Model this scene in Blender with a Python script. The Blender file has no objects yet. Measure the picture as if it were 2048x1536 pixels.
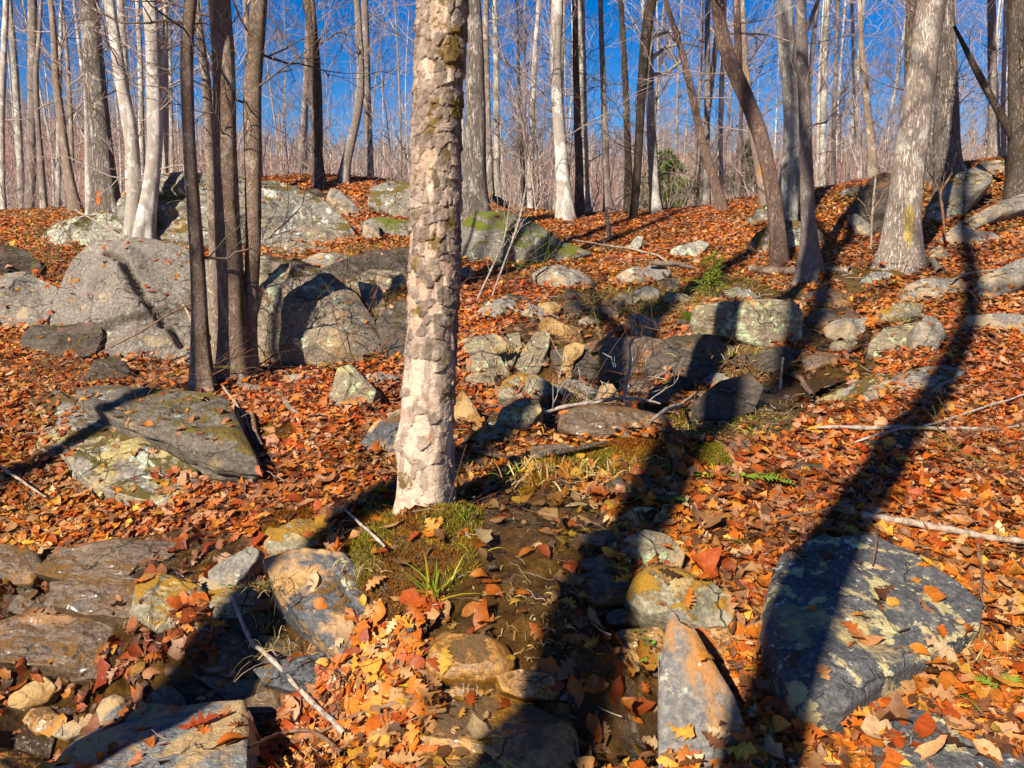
import bpy, math, random
import numpy as np
from mathutils import Vector
from mathutils.bvhtree import BVHTree
R = math.radians
S = bpy.context.scene
COL = S.collection
rng = np.random.default_rng(11)
random.seed(11)

# ------------------------------------------------------------------ camera, sky, sun, exposure
PITCH = R(8.0); F = 1704.0                      # focal length in photo pixels (photo 2048 wide)
cam = bpy.data.cameras.new('camera'); camo = bpy.data.objects.new('camera', cam); COL.objects.link(camo)
camo.location = (0, 0, 0); camo.rotation_euler = (R(90) - PITCH, 0, 0)
cam.sensor_width = 36; cam.lens = 36 * F / 2048; cam.clip_start = .05; cam.clip_end = 2000
S.camera = camo
SUN_AZ, SUN_EL = R(31), R(34)                   # light travels away from the camera, to the right
LD = np.array([math.sin(SUN_AZ) * math.cos(SUN_EL), math.cos(SUN_AZ) * math.cos(SUN_EL), -math.sin(SUN_EL)])
sun = bpy.data.lights.new('sun', 'SUN'); suno = bpy.data.objects.new('sun', sun); COL.objects.link(suno)
sun.energy = 5.0; sun.angle = R(.5); sun.color = (1, .89, .72)
suno.rotation_euler = Vector(LD).to_track_quat('-Z', 'Y').to_euler(); suno.location = (-10, -20, 20)
W = bpy.data.worlds.new('World'); S.world = W; W.use_nodes = True
nt = W.node_tree; bg = nt.nodes['Background']
sky = nt.nodes.new('ShaderNodeTexSky'); sky.sky_type = 'NISHITA'; sky.sun_disc = False
sky.sun_elevation = SUN_EL; sky.sun_rotation = R(180) + SUN_AZ; sky.ozone_density = 4.0; sky.air_density = 1.0; sky.dust_density = .2
hs = nt.nodes.new('ShaderNodeHueSaturation'); hs.inputs['Saturation'].default_value = 1.48; hs.inputs['Hue'].default_value = .513
nt.links.new(sky.outputs[0], hs.inputs['Color']); nt.links.new(hs.outputs[0], bg.inputs[0]); bg.inputs[1].default_value = .05
S.view_settings.view_transform = 'Standard'; S.view_settings.look = 'None'; S.view_settings.gamma = 1
S.view_settings.exposure = 1.18

# ------------------------------------------------------------------ pixel <-> world
cp, sp = math.cos(PITCH), math.sin(PITCH)
def ray(px, py):
    px, py = np.asarray(px, float), np.asarray(py, float)
    a = (px - 1024) / F; b = -(py - 768) / F
    return np.stack([a, cp + b * sp, -sp + b * cp], -1)
def at(px, py, Y):
    d = ray(px, py); return d * (np.asarray(Y, float) / d[..., 1])[..., None]

# ------------------------------------------------------------------ noise
def _h(ix, iy, iz, seed):
    n = (ix * 374761393 + iy * 668265263 + iz * 2147483647 + seed * 1274126177) & 0xffffffff
    n = ((n ^ (n >> 13)) * 1274126177) & 0xffffffff
    n = ((n ^ (n >> 16)) * 668265263) & 0xffffffff
    return ((n ^ (n >> 15)) & 0xffffff) / float(0xffffff) * 2 - 1
def vnoise(p, seed=0):
    p = np.asarray(p, float); i = np.floor(p).astype(np.int64); f = p - i; f = f * f * f * (f * (f * 6 - 15) + 10)
    r = 0
    for dx in (0, 1):
        wx = f[..., 0] if dx else 1 - f[..., 0]
        for dy in (0, 1):
            wy = f[..., 1] if dy else 1 - f[..., 1]
            for dz in (0, 1):
                wz = f[..., 2] if dz else 1 - f[..., 2]
                r = r + wx * wy * wz * _h(i[..., 0] + dx, i[..., 1] + dy, i[..., 2] + dz, seed)
    return r
def fbm(p, o=4, seed=0, g=.5):
    p = np.asarray(p, float); a, s, t = 1., 0., 0.
    for k in range(o):
        s = s + a * vnoise(p * 2 ** k + 17.3 * k, seed + k); t += a; a *= g
    return s / t
def n2(x, y, sc, o=3, seed=0):
    return fbm(np.stack([x * sc, y * sc, np.zeros_like(x)], -1), o, seed)
def sstep(a, b, x):
    t = np.clip((x - a) / (b - a), 0, 1); return t * t * (3 - 2 * t)

# ------------------------------------------------------------------ terrain height
CP = [  # photo px, py, forward distance
 (-300,1536,2.7),(0,1536,2.75),(300,1536,2.6),(700,1536,2.4),(1050,1536,2.4),(1400,1536,2.35),(1750,1536,2.3),(2100,1536,2.25),
 (0,1330,3.3),(300,1330,3.1),(600,1330,2.95),(900,1330,2.72),(1200,1330,2.7),(1500,1330,2.72),(1800,1330,2.7),(2100,1300,2.75),
 (0,1120,4.1),(300,1120,3.95),(600,1100,3.75),(850,1060,3.6),(1150,1100,3.3),(1400,1100,3.3),(1700,1100,3.3),(2100,1100,3.4),
 (0,950,4.9),(300,960,4.8),(600,950,4.55),(1000,960,4.2),(1200,940,4.1),(1500,950,4.1),(1800,950,4.2),(2150,950,4.3),
 (-200,800,6),(0,800,6.0),(250,800,5.9),(470,780,6.0),(700,800,5.7),(1000,850,5.3),(1250,850,5.1),(1450,830,5.0),(1700,840,5.05),(2100,810,5.4),
 (-200,700,7.1),(100,700,7.0),(350,715,7.1),(650,720,7.0),(950,740,6.4),(1200,760,6.3),(1450,740,6.1),(1650,770,6.0),(1850,730,6.1),(2100,700,6.5),
 (0,600,8.2),(300,620,8.0),(650,620,8.1),(1000,620,7.7),(1300,625,7.6),(1500,650,7.3),(1700,620,7.6),(2100,600,7.6),
 (0,520,9.4),(300,520,9.6),(700,530,9.4),(950,540,9.2),(1200,540,9.4),(1450,545,9.0),(1650,540,8.7),(1800,530,8.3),(2100,510,8.6),
 (-100,465,10.8),(100,462,10.8),(300,450,11),(600,430,11.4),(950,470,11.0),(1200,480,11.2),(1400,460,11.4),(1600,470,10.3),(1800,460,9.9),(2100,430,9.8),
 (-200,440,12),(250,415,12.5),(450,370,12.8),(650,358,12.8),(800,375,13),(950,405,13),(1130,440,13),(1250,432,13.2),(1400,418,13.2),(1550,400,12.5),(1700,385,12.2),(1850,350,12),(2050,335,11.5),(2250,320,11.5)]
A = np.array(CP, float); P3 = at(A[:, 0], A[:, 1], A[:, 2])
EX = [(-12,3,-1.9),(-12,9,-.6),(-13,14,.2),(-14,20,-.6),(-20,6,-1.6),(-20,22,-.6),(12,3,-.7),(12,8,.4),(14,13,1.5),(20,8,1.0),(16,20,1.2),
      (-6,19,0.0),(0,19,0.1),(6,19,.5),(-8,28,-.8),(0,28,-.5),(10,28,.2),(24,24,1),(-26,28,-1),
      (0,.8,-1.62),(-3,0,-1.8),(3,0,-1.55),(0,-4,-1.75),(-8,-4,-2.2),(8,-4,-1.3),(0,-14,-2.6),(-14,-14,-3),(14,-14,-2),(-22,-8,-2.8),(24,-6,-.6),(0,-24,-3.5)]
P3 = np.vstack([P3, np.array(EX, float)])
XY, ZZ = P3[:, :2], P3[:, 2]
def _u(r2): return np.where(r2 > 1e-12, r2 * np.log(r2 + 1e-12), 0) * .5
n = NTP = len(XY); D2 = ((XY[:, None] - XY[None]) ** 2).sum(-1)
K = _u(D2) + np.eye(n) * .02; Pm = np.hstack([np.ones((n, 1)), XY])
M = np.block([[K, Pm], [Pm.T, np.zeros((3, 3))]])
TPW = np.linalg.solve(M, np.concatenate([ZZ, np.zeros(3)]))
def tps(x, y):
    out = np.empty(x.shape); fx, fy = x.ravel(), y.ravel(); o = np.empty(fx.shape)
    for s in range(0, len(fx), 40000):
        a, b = fx[s:s+40000], fy[s:s+40000]
        U = _u((a[:, None] - XY[None, :, 0]) ** 2 + (b[:, None] - XY[None, :, 1]) ** 2)
        o[s:s+40000] = U @ TPW[:NTP] + TPW[NTP] + TPW[NTP+1] * a + TPW[NTP+2] * b
    return o.reshape(x.shape)
BUMPS = [  # px, py, Y, radius, height: hummocks and hollows
 (850,1110,3.42,.28,.08),(700,1130,3.3,.22,.06),(1280,915,4.25,.30,.10),(1130,930,4.2,.25,.08),(1450,915,4.3,.3,.05),(1700,860,4.9,.5,.04),
 (1200,735,6.35,.35,-.13),(1320,820,5.4,.3,-.18),(1150,850,5.2,.3,-.12),(1460,770,5.8,.28,-.15),(1620,760,6.2,.5,-.12),(1500,600,7.5,.4,.05),
 (1340,1400,2.6,.16,-.16),(1000,1450,2.5,.14,-.06),(430,1290,3.05,.18,-.14),(640,1390,2.75,.2,-.08),(120,1420,3.0,.25,-.13),(60,1130,4.0,.3,-.06),
 (1150,715,6.5,.22,-.14),(1060,705,6.7,.16,-.10),(1420,720,6.4,.25,-.12),(1000,800,5.8,.2,-.08),(1300,650,7.3,.25,-.12),(1680,700,6.9,.25,-.10),(1540,705,6.5,.2,-.12),(500,1320,2.95,.16,-.10),(1230,1250,2.9,.12,-.08),(950,1370,2.65,.12,-.08),
 (1060,1150,3.25,.25,.05),(1200,1230,2.95,.2,.05),(1450,830,5.3,.2,.06)]
BW = [(at(a, b, c), r, h * (1.7 if h < 0 else 1.25)) for a, b, c, r, h in BUMPS]
SP = [at(*q) for q in [(1660,590,8.0),(1650,690,6.9),(1600,780,5.9),(1430,780,5.7),(1300,640,7.4),(1250,720,6.4),(1150,730,6.3),(1080,760,6.0),(1200,830,5.3),(1050,870,5.1),(1000,700,6.8),(450,1290,3.05),(250,1200,3.6),(130,1330,3.2),(60,1150,3.9),(560,1130,3.7),(1250,1250,2.85),(960,1330,2.72),(620,1380,2.8)]]
def H(x, y):
    x, y = np.asarray(x, float), np.asarray(y, float)
    cx, cy = np.clip(x, -22, 24), np.clip(y, -22, 27)
    z = tps(cx, cy)
    far = np.hypot(x - cx, y - cy)
    z = z * (1 - sstep(0, 60, far)) - .4 * sstep(0, 60, far)
    rr = np.hypot(x, y)
    # the wooded ridge behind
    dist = y + .12 * x * np.sign(x)
    ridge = 27 + 5 * np.sin(x * .011 + 2.4) + 9 * sstep(20, 160, np.abs(x + 5)) + 2.5 * np.sin(x * .031)
    z = z + sstep(75, 270, dist) * ridge
    near = 1 - sstep(14, 30, rr)
    z = z + (.035 * n2(x, y, 1.7, 3, 5) + .018 * n2(x, y, 6.5, 3, 9)) * near + .5 * n2(x, y, .06, 2, 3) * sstep(25, 60, rr)
    co = 0
    for c in SP: co = np.maximum(co, np.exp(-((x - c[0]) ** 2 + (y - c[1]) ** 2) / (.42 * .42)))
    s1 = 4 * n2(x + .3 * y, y, 2.1, 2, 61); st = np.floor(s1) + sstep(.35, .65, s1 - np.floor(s1))
    z = z + co * (.045 * st + .07 * np.abs(n2(x, y, 3.6, 3, 67)) - .03)
    for c, r, h in BW:
        z = z + h * np.exp(-((x - c[0]) ** 2 + (y - c[1]) ** 2) / (r * r))
    return z
def cast(px, py):
    """photo pixel -> point on the terrain"""
    px, py = np.atleast_1d(np.asarray(px, float)), np.atleast_1d(np.asarray(py, float))
    d = ray(px, py); d = d / d[:, 1:2]
    ts = np.concatenate([np.arange(1.6, 16, .03), np.arange(16, 60, .5)])
    P = d[:, None, :] * ts[None, :, None]
    below = P[..., 2] < H(P[..., 0], P[..., 1])
    k = np.where(below.any(1), below.argmax(1), len(ts) - 1)
    k = np.maximum(k, 1); a, b = ts[k-1], ts[k]
    for _ in range(8):
        m = (a + b) / 2; Q = d * m[:, None]; bl = Q[:, 2] < H(Q[:, 0], Q[:, 1])
        b = np.where(bl, m, b); a = np.where(bl, a, m)
    return d * ((a + b) / 2)[:, None]
def ground(px, py):
    return cast(px, py)[0]

# ------------------------------------------------------------------ object helpers
def tag(o, label=None, cat=None, group=None, kind=None):
    if label: o['label'] = label
    if cat: o['category'] = cat
    if group: o['group'] = group
    if kind: o['kind'] = kind
    return o
def empty(name, loc, label, cat, group=None):
    o = bpy.data.objects.new(name, None); COL.objects.link(o); o.location = [float(v) for v in loc]; o.empty_display_size = .2
    return tag(o, label, cat, group)
def mesh(name, V, Fs, mat, parent=None, loc=None, smooth=True, col=None, fcol=None):
    V = np.asarray(V, float)
    if loc is not None: V = V - np.asarray(loc, float)
    if isinstance(Fs, np.ndarray): Fs = [Fs]
    Fs = [f for f in Fs if len(f)]
    me = bpy.data.meshes.new(name)
    nl = sum(f.size for f in Fs); nf = sum(len(f) for f in Fs)
    me.vertices.add(len(V)); me.vertices.foreach_set('co', V.astype(np.float32).ravel())
    me.loops.add(nl); me.loops.foreach_set('vertex_index', np.concatenate([f.ravel() for f in Fs]).astype(np.int32))
    me.polygons.add(nf)
    tot = np.concatenate([np.full(len(f), f.shape[1]) for f in Fs]); st = np.concatenate([[0], np.cumsum(tot)[:-1]])
    me.polygons.foreach_set('loop_start', st.astype(np.int32))
    me.update(calc_edges=True)
    me.polygons.foreach_set('use_smooth', np.full(nf, bool(smooth)))
    if col is not None:
        for k, c in (col.items() if isinstance(col, dict) else {'Col': col}.items()):
            at_ = me.color_attributes.new(k, 'FLOAT_COLOR', 'POINT')
            c = np.asarray(c, float); c = np.hstack([c, np.ones((len(c), 1))]) if c.shape[1] == 3 else c
            at_.data.foreach_set('color', c.astype(np.float32).ravel())
    me.materials.append(mat); me.validate()
    o = bpy.data.objects.new(name, me); COL.objects.link(o)
    if parent is not None: o.parent = parent
    elif loc is not None: o.location = [float(v) for v in loc]
    return o
def gridfaces(nu, nv, wrap=False):
    i = np.arange(nu - 1)[:, None]; j = np.arange(nv if wrap else nv - 1)[None]
    j2 = (j + 1) % nv
    a = i * nv + j; b = i * nv + j2; c = (i + 1) * nv + j2; d = (i + 1) * nv + j
    return np.stack([a, b, c, d], -1).reshape(-1, 4)
def tubes(P, Rr, sides=5):
    """P (n,k,3) centre lines, Rr (n,k) radii -> verts, quads"""
    P = np.asarray(P, float); Rr = np.asarray(Rr, float); n_, k, _ = P.shape
    T = np.gradient(P, axis=1); T /= np.linalg.norm(T, axis=2, keepdims=True) + 1e-9
    ref = np.where(np.abs(T[..., 2:3]) > .9, np.array([1., 0, 0]), np.array([0, 0, 1.]))
    ref = np.repeat(ref[:, :1], k, 1)
    U = np.cross(T, ref); U /= np.linalg.norm(U, axis=2, keepdims=True) + 1e-9; Vv = np.cross(T, U)
    an = np.arange(sides) * 2 * math.pi / sides
    V = P[:, :, None] + Rr[:, :, None, None] * (np.cos(an)[None, None, :, None] * U[:, :, None] + np.sin(an)[None, None, :, None] * Vv[:, :, None])
    f = gridfaces(k, sides, True)
    Fq = (f[None] + (np.arange(n_) * k * sides)[:, None, None]).reshape(-1, 4)
    return V.reshape(-1, 3), Fq
class Bag:
    def __init__(s): s.V, s.F, s.n, s.C = [], [], 0, []
    def add(s, V, Fq, c=None):
        s.V.append(V); s.F.append(Fq + s.n); s.n += len(V)
        if c is not None: s.C.append(np.broadcast_to(np.asarray(c, float), (len(V), 3)))
    def tube(s, P, r, sides=5, c=None):
        P = np.asarray(P, float); r = np.broadcast_to(np.asarray(r, float), (len(P),)); V, Fq = tubes(P[None], r[None], sides); s.add(V, Fq, c)
    def build(s, name, mat, parent=None, loc=None, smooth=True):
        return mesh(name, np.vstack(s.V), np.vstack(s.F), mat, parent, loc, smooth, np.vstack(s.C) if s.C else None)
def resample(P, k):
    P = np.asarray(P, float); d = np.concatenate([[0], np.cumsum(np.linalg.norm(np.diff(P[:, :3], axis=0), axis=1))])
    t = np.linspace(0, d[-1], k)
    L = np.stack([np.interp(t, d, P[:, i]) for i in range(P.shape[1])], -1)
    for _ in range(max(1, k // (2 * len(P)))):
        L[1:-1] = (L[:-2] + 2 * L[1:-1] + L[2:]) / 4
    return L

# ------------------------------------------------------------------ materials
class NT:
    def __init__(s, name):
        s.m = bpy.data.materials.new(name); s.m.use_nodes = True; s.t = s.m.node_tree; s.b = s.t.nodes['Principled BSDF']
        s.co = s.t.nodes.new('ShaderNodeTexCoord').outputs['Object']
    def put(s, sock, v):
        if isinstance(v, bpy.types.NodeSocket): s.t.links.new(v, sock)
        elif isinstance(v, tuple) and sock.type == 'RGBA': sock.default_value = (*v, 1) if len(v) == 3 else v
        else: sock.default_value = v
    def map(s, sc, vec=None, rot=(0, 0, 0), loc=(0, 0, 0)):
        n_ = s.t.nodes.new('ShaderNodeMapping'); s.put(n_.inputs[0], vec or s.co); n_.inputs[1].default_value = loc; n_.inputs[2].default_value = rot; n_.inputs[3].default_value = sc; return n_.outputs[0]
    def noise(s, sc, det=4, rough=.55, vec=None, dist=0):
        n_ = s.t.nodes.new('ShaderNodeTexNoise'); s.put(n_.inputs['Vector'], vec or s.co); n_.inputs['Scale'].default_value = sc; n_.inputs['Detail'].default_value = det
        n_.inputs['Roughness'].default_value = rough; n_.inputs['Distortion'].default_value = dist; return n_.outputs[0]
    def vor(s, sc, feat='F1', vec=None, out='Distance', rnd=1):
        n_ = s.t.nodes.new('ShaderNodeTexVoronoi'); n_.feature = feat; s.put(n_.inputs['Vector'], vec or s.co); n_.inputs['Scale'].default_value = sc; n_.inputs['Randomness'].default_value = rnd; return n_.outputs[out]
    def ramp(s, v, stops, inter='LINEAR'):
        n_ = s.t.nodes.new('ShaderNodeValToRGB'); s.put(n_.inputs[0], v); cr = n_.color_ramp; cr.interpolation = inter
        while len(cr.elements) < len(stops): cr.elements.new(.5)
        for e, (p, c) in zip(cr.elements, stops):
            e.position = p; e.color = (*c, 1) if isinstance(c, tuple) else (c, c, c, 1)
        return n_.outputs[0]
    def mix(s, f, a, b, mode='MIX'):
        n_ = s.t.nodes.new('ShaderNodeMix'); n_.data_type = 'RGBA'; n_.blend_type = mode
        s.put(n_.inputs[0], f); s.put(n_.inputs[6], a); s.put(n_.inputs[7], b); return n_.outputs[2]
    def math(s, op, a, b=0., c=None):
        n_ = s.t.nodes.new('ShaderNodeMath'); n_.operation = op; s.put(n_.inputs[0], a); s.put(n_.inputs[1], b)
        if c is not None: s.put(n_.inputs[2], c)
        return n_.outputs[0]
    def attr(s, name, out='Color'):
        n_ = s.t.nodes.new('ShaderNodeAttribute'); n_.attribute_name = name; return n_.outputs[out]
    def nrm(s, i=2):
        g = s.t.nodes.new('ShaderNodeNewGeometry'); x = s.t.nodes.new('ShaderNodeSeparateXYZ'); s.put(x.inputs[0], g.outputs['Normal']); return x.outputs[i]
    def sep(s, v, i):
        x = s.t.nodes.new('ShaderNodeSeparateXYZ'); s.put(x.inputs[0], v); return x.outputs[i]
    def rnd(s):
        return s.t.nodes.new('ShaderNodeObjectInfo').outputs['Random']
    def bump(s, h, st=.5, dist=.02):
        n_ = s.t.nodes.new('ShaderNodeBump'); s.put(n_.inputs['Height'], h); n_.inputs['Strength'].default_value = st; n_.inputs['Distance'].default_value = dist
        s.put(s.b.inputs['Normal'], n_.outputs[0]); return n_
    def out(s, col=None, rough=None, spec=None, coat=None):
        if col is not None: s.put(s.b.inputs['Base Color'], col)
        if rough is not None: s.put(s.b.inputs['Roughness'], rough)
        if spec is not None: s.put(s.b.inputs['Specular IOR Level'], spec)
        if coat is not None: s.put(s.b.inputs['Coat Weight'], coat)
        return s.m

def rock_mat(name, dark, mid, light, tan=None, tan_amt=0., lichen=.2, lcol=(.5, .52, .36), moss=.0, mcol=(.10, .10, .012), wet=0., strata=(.0, .0, 1.), seed=0., lay_amt=.25):
    k = NT(name); co = k.map((1, 1, 1), loc=(seed, seed * 1.7, -seed)); dark, mid, light = [tuple(v * s for v, s in zip(q, (.80, .76, .72))) for q in (dark, mid, light)]
    wv = k.t.nodes.new('ShaderNodeTexNoise'); wv.inputs['Scale'].default_value = 3.; wv.inputs['Detail'].default_value = 5; k.put(wv.inputs['Vector'], co); wp = k.t.nodes.new('ShaderNodeVectorMath'); wp.operation = 'MULTIPLY_ADD'; k.put(wp.inputs[0], wv.outputs['Color']); wp.inputs[1].default_value = (.5, .5, .5); k.put(wp.inputs[2], co)
    ck = k.math('MINIMUM', k.vor(1.9, 'DISTANCE_TO_EDGE', k.map((1, 1, 2.2), vec=wp.outputs[0], rot=(strata[0], .5, 0))), k.math('ADD', k.math('MULTIPLY', k.vor(6.5, 'DISTANCE_TO_EDGE', k.map((1, 1, 1.8), vec=wp.outputs[0], rot=(.5, strata[1], 0))), 1.4), k.math('MULTIPLY', k.noise(2., 3, .5, co), .05)))
    crk = k.math('MULTIPLY', k.ramp(ck, [(.0, 1.), (.014, 0.)]), k.ramp(k.noise(1.7, 4, .6, k.map((1, 1, 1), loc=(7, seed, 3))), [(.46, 0.), (.56, 1.)]))
    lay = k.map((3, 3, 26), vec=co, rot=(strata[0], strata[1], 0))
    base = k.noise(3.2, 8, .62, co, .4); gr = k.noise(46, 5, .72, co); la = k.noise(1.3, 6, .6, lay, .6)
    c = k.ramp(base, [(.28, dark), (.5, mid), (.72, light)])
    c = k.mix(.62, c, k.ramp(gr, [(.30, tuple(v * .35 for v in dark)), (.5, mid), (.72, tuple(min(1, v * 1.5) for v in light))]))
    c = k.mix(k.ramp(la, [(.35, .75 * lay_amt), (.6, 0.)]), c, tuple(v * .55 for v in dark))
    c = k.mix(k.math('MULTIPLY', crk, .5), c, tuple(v * .3 for v in dark))
    if tan: 
        tm = k.ramp(k.noise(2.6, 7, .68, k.map((1, 1, 1), loc=(seed + 4, 2, 1)), .5), [(.62 - .26 * tan_amt, 0.), (.69 - .26 * tan_amt, 1.)])
        c = k.mix(tm, c, k.mix(k.noise(30, 4), tuple(v * .6 for v in tan), tan))
    if lichen:
        v = k.noise(7.5, 9, .66, k.map((1, 1, 1), loc=(seed - 3, 5, seed)), .3); v2 = k.noise(22, 6, .6, k.map((1, 1, 1), loc=(seed, 1, 8)), .2)
        m1 = k.ramp(v, [(.66 - .16 * lichen, 0.), (.685 - .16 * lichen, .9)]); m2 = k.ramp(v2, [(.71 - .1 * lichen, 0.), (.74 - .1 * lichen, .8)])
        c = k.mix(m1, c, k.mix(k.noise(60, 3), tuple(q * .6 for q in lcol), lcol)); c = k.mix(m2, c, tuple(min(1, q * 1.1) for q in (.42, .45, .40)))
    rough = k.ramp(gr, [(.3, .78 - .68 * wet), (.7, .95 - .62 * wet)])
    h = k.math('ADD', k.math('MULTIPLY', gr, .5), k.math('ADD', k.math('MULTIPLY', k.noise(11, 7, .6, co), 1.2), k.math('MULTIPLY', la, 1.3 * lay_amt)))
    h = k.math('SUBTRACT', h, k.math('MULTIPLY', crk, 1.1))
    if moss:
        up = k.math('MULTIPLY_ADD', k.nrm(2), .45, k.math('MULTIPLY_ADD', k.noise(3.4, 8, .68, k.map((1, 1, 1), loc=(2, seed, 7)), .4), 1.5, -.75))
        mm = k.ramp(up, [(.46 - .5 * moss, 0.), (.53 - .5 * moss, 1.)])
        mt = k.noise(150, 3, .7)
        c = k.mix(mm, c, k.mix(k.noise(12, 5), k.mix(mt, tuple(q * .25 for q in mcol), tuple(q * 1.2 for q in mcol)), k.mix(mt, tuple(q * .3 for q in mcol), (mcol[0] * 2.2, mcol[1] * 1.5, mcol[2]))))
        h = k.math('ADD', h, k.math('MULTIPLY', k.math('MULTIPLY', mm, k.noise(90, 3, .7)), .8)); rough = k.mix(mm, rough, (.95, .95, .95))
    k.bump(h, 1., .026 if not wet else .014)
    return k.out(c, rough, .5 + .3 * wet, .5 * wet if wet > .4 else 0.)
def bark_mat(name, dark, mid, light, sc=1., stretch=.16, ridge=.6, moss=0., mside=(1, 0), patch=0., pcol=(.5, .5, .47), mcol=(.11, .085, .01)):
    k = NT(name); co = k.map((1, 1, 1)); o = k.rnd()
    cv = k.t.nodes.new('ShaderNodeVectorMath'); cv.operation = 'ADD'; k.put(cv.inputs[0], k.co)
    cb = k.t.nodes.new('ShaderNodeCombineXYZ'); k.put(cb.inputs[2], k.math('MULTIPLY', o, 40.)); k.put(cv.inputs[1], cb.outputs[0]); co = cv.outputs[0]
    st = k.map((1, 1, stretch), vec=co)
    a = k.noise(38 * sc, 6, .62, st, 1.2); b = k.noise(4.5, 6, .6, co, .5); g = k.noise(110, 4, .7, co)
    rd = k.math('ABSOLUTE', k.math('SUBTRACT', a, .5))
    r = k.ramp(rd, [(.0, 0.), (.09, 1.)])
    c = k.ramp(b, [(.3, mid), (.5, mid), (.72, light)])
    c = k.mix(.35, c, k.ramp(g, [(.3, dark), (.5, mid), (.72, light)]))
    c = k.mix(k.math('MULTIPLY', k.math('SUBTRACT', 1., r), ridge), c, dark)
    if patch:
        c = k.mix(k.ramp(k.noise(6, 8, .7, k.map((1, 1, .6), vec=co), .6), [(.62 - .2 * patch, 0.), (.66 - .2 * patch, .85)]), c, pcol)
    if moss:
        sd = k.math('ADD', k.math('MULTIPLY', k.nrm(0), mside[0] * .5), k.math('MULTIPLY', k.nrm(1), mside[1] * .5))
        m = k.ramp(k.math('MULTIPLY_ADD', k.noise(9, 9, .72, k.map((1, 1, .35), vec=co)), 2.2, k.math('SUBTRACT', sd, .95)), [(.72 - .4 * moss, 0.), (.84 - .4 * moss, .9)])
        c = k.mix(m, c, k.mix(g, tuple(q * .35 for q in mcol), tuple(q * 1.4 for q in mcol)))
    k.bump(k.math('ADD', k.math('MULTIPLY', r, ridge), k.math('MULTIPLY', g, .4)), 1., .02)
    return k.out(c, .9, .25)
def plain(name, c1, c2, sc=30, rough=.85, bump=.4):
    k = NT(name); nn = k.noise(sc, 5, .6); k.bump(nn, bump, .01); return k.out(k.mix(k.ramp(nn, [(.35, 0.), (.65, 1.)]), c1, c2), rough)
def colmat(name, rough=.8, trans=.0, bump=0., bsc=60, spec=.3, var=.3):
    k = NT(name); c = k.attr('Col'); nn = k.noise(bsc, 3, .6)
    c = k.mix(1., c, k.ramp(nn, [(.3, 1 - var), (.7, 1.)]), 'MULTIPLY')
    if bump: k.bump(nn, bump, .01)
    m = k.out(c, rough, spec)
    if trans:
        tr = k.t.nodes.new('ShaderNodeBsdfTranslucent'); k.put(tr.inputs[0], c); mx = k.t.nodes.new('ShaderNodeMixShader'); mx.inputs[0].default_value = trans
        k.t.links.new(k.b.outputs[0], mx.inputs[1]); k.t.links.new(tr.outputs[0], mx.inputs[2]); k.t.links.new(mx.outputs[0], k.t.nodes['Material Output'].inputs[0])
    return m

# ------------------------------------------------------------------ ground sheet with mud and moss zones
def axis(a, b, st, lo, hi, g):
    c = list(np.arange(a, b + 1e-6, st)); s = st
    up = []; v = c[-1]
    while v < hi: s = min(s * g, 12); v += s; up.append(v)
    s = st; dn = []; v = c[0]
    while v > lo: s = min(s * g, 12); v -= s; dn.append(v)
    return np.array(dn[::-1] + c + up)
xs = axis(-4.2, 4.2, .035, -340, 340, 1.045); ys = axis(2.0, 8.6, .035, -60, 420, 1.045)
GX, GY = np.meshgrid(xs, ys)
MUD = [[(930,985),(1010,965),(1200,1005),(1250,1080),(1230,1200),(1330,1300),(1330,1560),(1100,1560),(1030,1330),(850,1340),(880,1220),(950,1110)],
       [(-60,1085),(380,1055),(520,1090),(400,1180),(260,1250),(470,1390),(300,1450),(0,1580),(-100,1400)],
       [(1480,690),(1770,715),(1720,790),(1600,835),(1480,850),(1250,870),(1160,850),(1180,700),(1320,680)],
       [(380,1180),(560,1150),(620,1300),(560,1400),(440,1380)],[(920,840),(1100,800),(1120,880),(960,900)],[(950,690),(1060,640),(1210,650),(1220,790),(1080,800),(970,770)],[(1600,640),(1720,640),(1760,720),(1620,700)],[(1100,590),(1320,580),(1500,560),(1600,580),(1300,640),(1080,650)]]
MOSS = [[(690,1050),(790,1000),(950,1020),(965,1150),(900,1200),(780,1260),(680,1200)],[(1180,895),(1330,885),(1350,960),(1200,965)],
        [(1050,930),(1180,895),(1200,970),(1040,990)],[(1330,840),(1580,815),(1600,860),(1360,885)],[(520,860),(590,850),(590,890),(530,915)],
        [(1640,560),(1790,520),(1850,545),(1700,600)],[(500,1040),(640,1030),(650,1075),(520,1100)],[(1370,900),(1450,890),(1470,940),(1380,940)],[(1390,590),(1600,575),(1610,605),(1390,612)]]
def inpoly(x, y, poly):
    c = np.zeros(x.shape, bool); n_ = len(poly)
    for i in range(n_):
        (x1, y1), (x2, y2) = poly[i], poly[(i + 1) % n_]
        c ^= ((y1 > y) != (y2 > y)) & (x < (x2 - x1) * (y - y1) / (y2 - y1 + 1e-12) + x1)
    return c
def world_polys(L):
    return [cast([p[0] for p in q], [p[1] for p in q])[:, :2] for q in L]
WM, WS = world_polys(MUD), world_polys(MOSS)
def zone(x, y, polys):
    wx = x + .07 * n2(x, y, 3.5, 3, 31); wy = y + .07 * n2(x, y, 3.5, 3, 37)
    m = np.zeros(x.shape, bool)
    for q in polys: m |= inpoly(wx, wy, q)
    return m.astype(float)
GZ = H(GX, GY)
mud, moss = zone(GX, GY, WM), zone(GX, GY, WS)
for a_ in (mud, moss):
    for _ in range(2):
        a_[1:-1, 1:-1] = (a_[1:-1, 1:-1] * 2 + a_[:-2, 1:-1] + a_[2:, 1:-1] + a_[1:-1, :-2] + a_[1:-1, 2:]) / 6
mp = np.stack([GX, GY, GZ], -1)
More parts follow.
